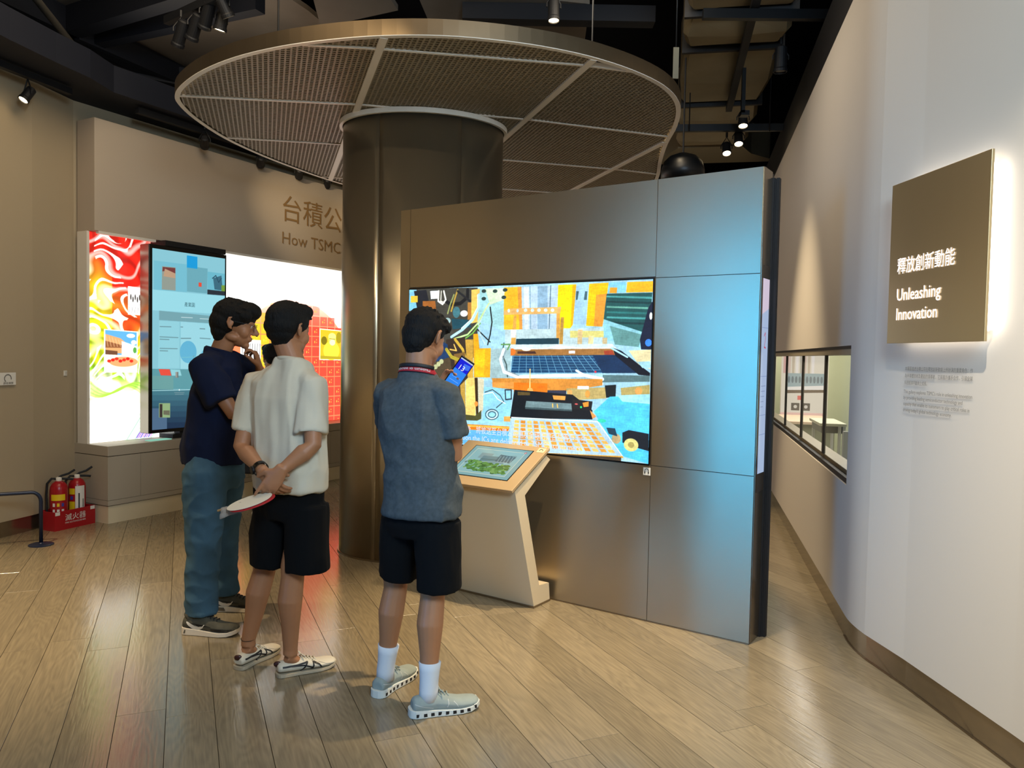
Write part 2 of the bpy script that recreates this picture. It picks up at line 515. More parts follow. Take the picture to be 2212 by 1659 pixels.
count = 0; far = MB(); plank_cache = {}
for k in range(-28, 36):
    q = Q0 + k * PW
    t = JOINTS.get(k, random.uniform(0, 1.9)) - 1.9 * 6
    while t < 13:
        ln = random.choice([1.9, 1.9, 1.9, 1.5, 1.25]) if (k not in JOINTS) else 1.9
        c = PQ * (q + PW / 2) + PD * (t + ln / 2)
        ends = [PQ * (q + PW / 2) + PD * t, c, PQ * (q + PW / 2) + PD * (t + ln)]
        inside = any(lx(e.y) - .1 < e.x < rx(e.y) + .1 and -0.6 < e.y < 11.6 for e in ends)
        if inside:
            if 1.8 < c.y < 8.6 and abs(c.x) < .75 * c.y + .6 and count < 290:
                key = round(ln, 2)
                if key not in plank_cache:
                    mb = MB(); w2 = PW / 2 - .0011; l2 = ln / 2 - .0011; b = .0005
                    vs = [(-w2, -l2, -.012), (w2, -l2, -.012), (w2, l2, -.012), (-w2, l2, -.012), (-w2, -l2, -b), (w2, -l2, -b), (w2, l2, -b), (-w2, l2, -b),
                          (-w2 + b, -l2 + b, 0), (w2 - b, -l2 + b, 0), (w2 - b, l2 - b, 0), (-w2 + b, l2 - b, 0)]
                    mb.add(vs, [(0, 1, 5, 4), (1, 2, 6, 5), (2, 3, 7, 6), (3, 0, 4, 7), (4, 5, 9, 8), (5, 6, 10, 9), (6, 7, 11, 10), (7, 4, 8, 11), (8, 9, 10, 11)])
                    me = bpy.data.meshes.new('plank'); me.from_pydata(mb.v, [], mb.f); me.materials.append(M['wood']); plank_cache[key] = me
                o = bpy.data.objects.new('plank', plank_cache[key]); COL.objects.link(o); o.parent = floor
                o.location = c; o.rotation_euler = (0, 0, math.atan2(PD.y, PD.x) - PI / 2)
                count += 1
            else:
                a = PQ * (q + .0011) + PD * (t + .0011); b_ = PQ * (q + PW - .0011) + PD * (t + .0011)
                d_ = PD * (ln - .0022)
                far.prism([tuple(a)[:2], tuple(b_)[:2], tuple(b_ + d_)[:2], tuple(a + d_)[:2]], -.012, 0)
        t += ln
far.build('planks_beyond', M['wood'], floor, kind='stuff')

# ------------------------------------------------------------------ right wall, rounded corner, skirting, gallery window
CORNER = 6
def wall_strip(pts, off, z0, z1, th=0.18, side=1):
    """a wall of given thickness standing on a polyline (room on the left of the travel direction for side=1)"""
    n = len(pts); inner = []; outer = []
    for i in range(n):
        a = Vector(pts[max(i - 1, 0)]); b = Vector(pts[min(i + 1, n - 1)]); t = (b - a).normalized(); nr = Vector((t.y, -t.x)) * side
        p = Vector(pts[i]); inner.append(p - nr * off); outer.append(p + nr * th)
    mb = MB()
    rings = [[(inner[i].x, inner[i].y, z0), (inner[i].x, inner[i].y, z1), (outer[i].x, outer[i].y, z1), (outer[i].x, outer[i].y, z0)] for i in range(n)]
    if side == 1: rings = [r[::-1] for r in rings]
    mb.ringloft(rings)
    return mb


near = rwall[:7]
def rounded(P, it=2):
    for _ in range(it):
        Q = [P[0]]
        for a, b in zip(P, P[1:]):
            Q += [(a[0] * .75 + b[0] * .25, a[1] * .75 + b[1] * .25), (a[0] * .25 + b[0] * .75, a[1] * .25 + b[1] * .75)]
        P = Q[:1] + Q[2:-2] + Q[-1:] if False else [Q[0]] + Q[1:-1] + [P[-1]]
    return P


near = near[:3] + rounded(near[3:])
BD = Vector((2.766 - 1.842, 8.079 - 4.145, 0)).normalized(); BN = Vector((BD.y, -BD.x, 0))
FR = Frame((1.842, 4.145), BD, BN)        # far right wall frame, s goes behind the wall
far_end = 6.8
WZ = 3.56
struct('wall_right', wall_strip(near, .012, .13, WZ), M['wall_right'], smooth=False)
WU0, WU1, WZ0, WZ1 = 0.03, 5.6, 0.82, 1.585
mb = MB(); FR.box(mb, 0, far_end, -.012, .16, .13, WZ0); FR.box(mb, 0, far_end, -.012, .16, WZ1, WZ)
FR.box(mb, -.001, WU0, -.012, .16, WZ0, WZ1); FR.box(mb, WU1, far_end, -.012, .16, WZ0, WZ1)
wfar = struct('wall_right_far', mb, M['wall_right'])
sk = wall_strip(near, 0, 0, .127, .02)
struct('baseboard_right', sk, M['skirt'])
mb = MB(); FR.box(mb, 0, far_end, 0, .02, 0, .127); struct('baseboard_right_far', mb, M['skirt'])
# bright edge trim at the foot of the skirting
tr = wall_strip(near, .006, 0, .006, .0); struct('trim_1', tr, M['brass'])
# window
win = MB()
FR.box(win, WU0, WU1, -.004, .12, WZ1 - .018, WZ1)
window = struct('window_1', win, M['black'])
mb = MB(); FR.box(mb, WU0, WU1, .0, .12, WZ1 - .05, WZ1 - .018); mb.build('head_rail', mat('window_rail', '9d947e', .4, .3), window)
mb = MB(); FR.box(mb, WU0, WU1, -.002, .12, WZ0, WZ0 + .03); mb.build('sill_rail', M['black'], window)
mb = MB(); FR.box(mb, WU0, WU1, .03, .12, WZ0 + .03, WZ0 + .055); mb.build('sill_rail', mat('window_sill_bronze', '6d6146', .4, .4), window)
for u in (1.06, 2.16, 3.28, 4.4):
    mb = MB(); FR.box(mb, u - .03, u + .03, .02, .035, WZ0 + .055, WZ1 - .05); mb.build('mullion', M['black'], window)
glassm = bpy.data.materials.new('window_glass'); glassm.use_nodes = True
b = glassm.node_tree.nodes['Principled BSDF']; b.inputs['Roughness'].default_value = 0.02; b.inputs['Base Color'].default_value = (.9, .97, .95, 1)
b.inputs['Alpha'].default_value = 0.12; b.inputs['IOR'].default_value = 1.5
us = [WU0, 1.038, 1.082, 2.138, 2.182, 3.258, 3.302, 4.378, 4.422, WU1]
for i in range(0, 10, 2):
    mb = MB(); FR.box(mb, us[i], us[i + 1], .024, .030, WZ0 + .055, WZ1 - .05); mb.build('pane', glassm, window)

# room seen through the window
rm_wall = mat('back_room_wall', 'c4c8a4', .8)
mb = MB(); FR.box(mb, .02, far_end + 1.0, .2, 3.6, -.02, 0.0); struct('floor_back_room', mb, mat('back_room_floor', '5a6b6c', .5, var=.1, vscale=8))
mb = MB(); FR.box(mb, .02, far_end + 1.0, 3.6, 3.7, 0, 3.0); FR.box(mb, .0, .06, .2, 3.7, 0, 3); FR.box(mb, far_end + 1, far_end + 1.1, .17, 3.7, 0, 3)
struct('wall_back_room', mb, rm_wall)
mb = MB(); FR.box(mb, .0, far_end + 1.1, .17, 3.7, 2.9, 3.0); struct('ceiling_back_room', mb, M['wall'])

# ------------------------------------------------------------------ left wall
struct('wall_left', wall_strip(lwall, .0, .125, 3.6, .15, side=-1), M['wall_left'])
struct('baseboard_left', wall_strip(lwall[:6], -.012, 0, .125, .03, side=-1), M['skirt'])
# remaining shell: walls behind the viewer and at the far end, dark ceiling
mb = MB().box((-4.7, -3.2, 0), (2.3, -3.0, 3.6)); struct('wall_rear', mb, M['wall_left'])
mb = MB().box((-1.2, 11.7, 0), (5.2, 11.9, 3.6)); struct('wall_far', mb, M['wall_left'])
mb = MB().box((-6.3, -3.4, 5.2), (5.4, 13.2, 5.3)); struct('ceiling', mb, M['void'])
mb = MB().box((-6.3, -3.4, 3.6), (-6.2, 13.2, 5.2)).box((5.3, -3.4, 3.6), (5.4, 13.2, 5.2)).box((-6.3, 13.1, 3.6), (5.4, 13.2, 5.2)).box((-6.3, -3.4, 3.6), (5.4, -3.3, 5.2))
struct('ceiling_upstand', mb, M['void'])
# black soffits above both walls
mb = wall_strip([(x + .02, y) for x, y in lwall], .50, 3.6, 3.82, .3, side=-1); struct('ceiling_bulkhead_left', mb, M['navy'])
mb = MB().prism([(2.05, -3), (1.80, 3.9), (1.84, 4.15), (3.1, 9.6), (3.3, 10.8), (5.2, 10.8), (5.2, -3)], 3.562, 3.9); struct('ceiling_bulkhead_right', mb, M['black'])

# ------------------------------------------------------------------ free-standing partition with metal panels
FP = Frame((1.27, 3.98), (-.822, .569), (.569, .822))
PT = 2.49
mb = MB(); FP.box(mb, .004, 2.72, .004, .19, 0, PT - .004)
part_wall = struct('wall_middle', mb, M['seam'])
G = .0018
for u0, u1, z0, z1 in [(0, .583, 0, .89), (0, .583, .89, 1.943), (0, .583, 1.943, PT), (.583, 2.424, 0, .889), (.583, 2.424, 1.949, PT), (2.424, 2.74, 0, PT)]:
    mb = MB(); FP.box(mb, u0 + G, u1 - G, 0, .006, z0 + (G if z0 else .006), z1 - G); mb.build('metal_panel', M['steel'], part_wall)
mb = MB(); FP.box(mb, 0, 2.73, -.006, .01, 0, .005); mb.build('floor_trim', M['brass'], part_wall)
mb = MB(); FP.box(mb, -.002, .003, .008, .15, .005, .80); FP.box(mb, -.002, .003, .008, .15, 1.99, PT)
FP.box(mb, -.002, .003, .008, .035, .80, 1.99)
mb.build('end_panel', mat('end_steel', '7d6f5c', .2, .85), part_wall)
mb = MB(); FP.box(mb, -.004, .003, .03, .15, .80, .895); FP.box(mb, -.004, .003, .03, .15, 1.925, 1.99); mb.build('end_frame', mat('end_frame_dark', '4a4036', .35, .5), part_wall)
mb = MB(); FP.box(mb, -.012, .003, .151, .185, 0, PT - .03); FP.box(mb, -.018, -.012, .16, .19, 0, PT - .035); FP.box(mb, -.034, -.018, .165, .196, 0, PT - .03)
mb.build('end_post', M['black'], part_wall)

# ------------------------------------------------------------------ column (elliptical, clad in steel)
cc = Vector((-.70, 5.88, 0)); ca, cb = .60, .47; th = math.radians(6.8)
ax = Vector((math.cos(th), math.sin(th), 0)); ay = Vector((-math.sin(th), math.cos(th), 0))
def cpt(a, z, e=0.0): return cc + ax * (ca + e) * math.cos(a) + ay * (cb + e) * math.sin(a) + Vector((0, 0, z))
mb = MB(); ns = 96
mb.ringloft([[cpt(2 * PI * k / ns, z, e) for k in range(ns)] for z, e in ((0, -.01), (3.2, -.01))])
colm = struct('column', mb, M['seam'])
cuts = [-PI, math.radians(-121), math.radians(-64), math.radians(10), math.radians(90), PI]
for a0, a1 in zip(cuts, cuts[1:]):
    n = max(6, int((a1 - a0) / (2 * PI) * ns)); g = .0022
    mb = MB(); rings = []
    for i in range(n + 1):
        a = a0 + g + (a1 - a0 - 2 * g) * i / n
        rings.append([cpt(a, .012, -.008), cpt(a, .012, 0), cpt(a, 3.19, 0), cpt(a, 3.19, -.008)])
    mb.ringloft(rings); o = mb.build('cladding_panel', M['column'], colm)
    for p in o.data.polygons: p.use_smooth = len(p.vertices) == 4 and abs(p.normal.z) < .5
mb = MB(); mb.ringloft([[cpt(2 * PI * k / 64, z, e) for k in range(64)] for z, e in ((0, .012), (.012, .012), (.014, -.02), (0, -.02))], cap=False, close=True)
mb.build('foot_ring', M['brass'], colm)
mb = MB(); mb.ringloft([[cpt(2 * PI * k / 64, z, e) for k in range(64)] for z, e in ((3.165, .006), (3.165, .028), (3.2, .028), (3.2, .006))], cap=False, close=True)
mb.build('top_ring', M['whitemetal'], colm)

# ------------------------------------------------------------------ canopy with open metal grille
CZ = 3.2
front = [(-2.36, 5.34), (-2.31, 5.24), (-2.18, 5.01), (-1.94, 4.76), (-1.66, 4.52), (-1.34, 4.36), (-1.06, 4.26), (-.73, 4.18), (-.42, 4.16), (-.05, 4.22), (.21, 4.33), (.45, 4.42), (.78, 4.69), (.97, 4.92), (1.12, 5.22), (1.2, 5.69), (1.18, 6.18), (1.25, 6.69), (1.37, 7.37), (1.42, 8.0), (1.28, 8.6), (.8, 9.0), (.1, 9.1), (-.7, 8.95), (-1.3, 8.55), (-1.72, 8.0), (-1.86, 7.74), (-2.04, 7.37), (-2.25, 6.79), (-2.39, 6.3), (-2.41, 5.72)]


def catmull(P, m=4):
    out = []; n = len(P)
    for i in range(n):
        p0, p1, p2, p3 = (Vector(P[(i + j - 1) % n]) for j in range(4))
        for k in range(m):
            t = k / m
            out.append(.5 * ((2 * p1) + (p2 - p0) * t + (2 * p0 - 5 * p1 + 4 * p2 - p3) * t * t + (3 * p1 - p0 - 3 * p2 + p3) * t ** 3))
    return out


# light smoothing of the measured outline
sm = [tuple(.25 * Vector(front[i - 1]) + .5 * Vector(front[i]) + .25 * Vector(front[(i + 1) % len(front)])) for i in range(len(front))]
OUT = catmull(sm, 4); NO = len(OUT)
def inset(d):
    r = []
    for i in range(NO):
        t = (OUT[(i + 1) % NO] - OUT[i - 1]).normalized(); nr = Vector((-t.y, t.x)); r.append(OUT[i] + nr * d)   # outline runs counter-clockwise
    return r


canopy = thing('round_canopy', 'large round suspended canopy with pale strips and open metal grille around the column head', 'ceiling canopy', (-.6, 6.0, CZ))
I1 = inset(.032); I0 = inset(.004)
mb = MB(); mb.ringloft([[(p.x, p.y, CZ) for p in OUT], [(p.x, p.y, CZ + .085) for p in OUT], [(p.x, p.y, CZ + .085) for p in I0], [(p.x, p.y, CZ) for p in I0]], cap=False, close=True)
mb.build('rim_band', M['brass'], canopy, smooth=False)
mb = MB(); mb.ringloft([[(p.x, p.y, CZ - .004) for p in OUT], [(p.x, p.y, CZ) for p in OUT], [(p.x, p.y, CZ) for p in I1], [(p.x, p.y, CZ - .004) for p in I1]], cap=False, close=True)
mb.build('rim_flange', M['whitemetal'], canopy)
mb = MB(); mb.prism([(p.x, p.y) for p in I1], CZ + .075, CZ + .08); mb.build('backing_plate', M['void'], canopy)
RD = Vector((-.305, .952)).normalized(); RQ = Vector((RD.y, -RD.x))
RQ = RQ if RQ.x > 0 else -RQ
ribs = [-1.8, -.585, .595, 1.777, 2.99, 4.3]
lines = [[(-3.2, 3.4), (-.4, 3.6), (3, 4.0)],
         [(-2.6, 4.2), (-1.3, 4.34), (-.77, 4.39), (.39, 4.575), (1.0, 4.75), (2.5, 5.2)],
         [(-3.0, 5.19), (-2.35, 5.25), (-1.08, 5.37), (.1, 5.64), (1.3, 6.04), (2.6, 6.5)],
         [(-3.2, 6.17), (-2.5, 6.24), (-1.4, 6.40), (-.24, 6.77), (.95, 7.08), (1.45, 7.27), (2.8, 7.7)],
         [(-3.2, 7.45), (-2.1, 7.56), (-1.8, 7.6), (-.62, 7.86), (.35, 8.11), (1.6, 8.5), (2.8, 8.9)],
         [(-3.5, 9.5), (0, 9.9), (3.5, 10.3)]]


def isect(p, d, poly):
    """parameters along p + t d inside polygon"""
    ts = []; n = len(poly)
    for i in range(n):
        a = Vector(poly[i]); b = Vector(poly[(i + 1) % n]); e = b - a
        den = d.x * e.y - d.y * e.x
        if abs(den) < 1e-12: continue
        w_ = a - p; t = (w_.x * e.y - w_.y * e.x) / den; s_ = (w_.x * d.y - w_.y * d.x) / den
        if 0 <= s_ < 1: ts.append(t)
    ts.sort(); return [(ts[i], ts[i + 1]) for i in range(0, len(ts) - 1, 2)]


def inter(A, B):
    return [(max(a0, b0), min(a1, b1)) for a0, a1 in A for b0, b1 in B if min(a1, b1) - max(a0, b0) > .004]


def line_y(L, x):
    for (x0, y0), (x1, y1) in zip(L, L[1:]):
        if x0 <= x <= x1: return y0 + (y1 - y0) * (x - x0) / (x1 - x0)
    return L[0][1] if x < L[0][0] else L[-1][1]


def rib_cross(q, L):
    # point where rib line (RQ.p = q) meets polyline L
    y = 6.0
    for _ in range(30):
        x = (q - RQ.y * y) / RQ.x; y = line_y(L, x)
    return Vector(((q - RQ.y * y) / RQ.x, y))


def bar2(mb, a, b, wd, z0, z1):
    d = (b - a).normalized(); n_ = Vector((-d.y, d.x)) * wd / 2
    mb.prism([tuple(a - n_), tuple(b - n_), tuple(b + n_), tuple(a + n_)], z0, z1)


RIM = [Vector((p.x, p.y)) for p in inset(.03)]
COLP = [Vector(cpt(2 * PI * k / 48, 0, .02).xy) for k in range(48)]
for k in range(len(ribs) - 1):
    for j in range(len(lines) - 1):
        cell = [rib_cross(ribs[k], lines[j]), rib_cross(ribs[k + 1], lines[j]), rib_cross(ribs[k + 1], lines[j + 1]), rib_cross(ribs[k], lines[j + 1])]
        c = sum(cell, Vector((0, 0))) / 4
        mb = MB(); nb = 0
        q = ribs[k] + .028
        while q < ribs[k + 1] - .02:      # slats along the ribs
            p = RQ * q
            for a, b in inter(isect(p, RD, cell), isect(p, RD, RIM)):
                if b - a > .03: bar2(mb, p + RD * (a + .012), p + RD * (b - .012), .011, CZ + .004, CZ + .022); nb += 1
            q += .031
        e = (cell[1] - cell[0]).normalized(); nn = Vector((-e.y, e.x))
        t0 = min(v.dot(nn) for v in cell); t1 = max(v.dot(nn) for v in cell); t = t0 + .02
        while t < t1:
            p = nn * t
            for a, b in inter(isect(p, e, cell), isect(p, e, RIM)):
                if b - a > .03: bar2(mb, p + e * (a + .012), p + e * (b - .012), .010, CZ + .005, CZ + .018); nb += 1
            t += .031
        if nb > 12: mb.build('grille_panel', M['mesh'], canopy)
for q in ribs[1:5]:
    p = RQ * q
    for a, b in isect(p, RD, RIM):
        if b - a > .3:
            mb = MB(); bar2(mb, p + RD * a, p + RD * b, .044, CZ - .006, CZ + .03); mb.build('wide_strip', M['whitemetal'], canopy)
for L in lines[1:5]:
    mb = MB()
    for p0, p1 in zip(L, L[1:]):
        a = Vector(p0); d = Vector(p1) - a; l_ = d.length; d.normalize()
        for s0, s1 in inter(isect(a, d, RIM), [(0, l_)]): bar2(mb, a + d * s0, a + d * s1, .02, CZ - .003, CZ + .025)
    mb.build('narrow_strip', M['whitemetal'], canopy)
for x, y in [(-1.6, 5.2), (.5, 5.3), (.6, 8.0), (-1.4, 7.6)]:
    mb = MB().tube([(x, y, CZ + .08), (x, y, 5.2)], .006, 6); mb.build('hanger_rod', M['dark'], canopy)

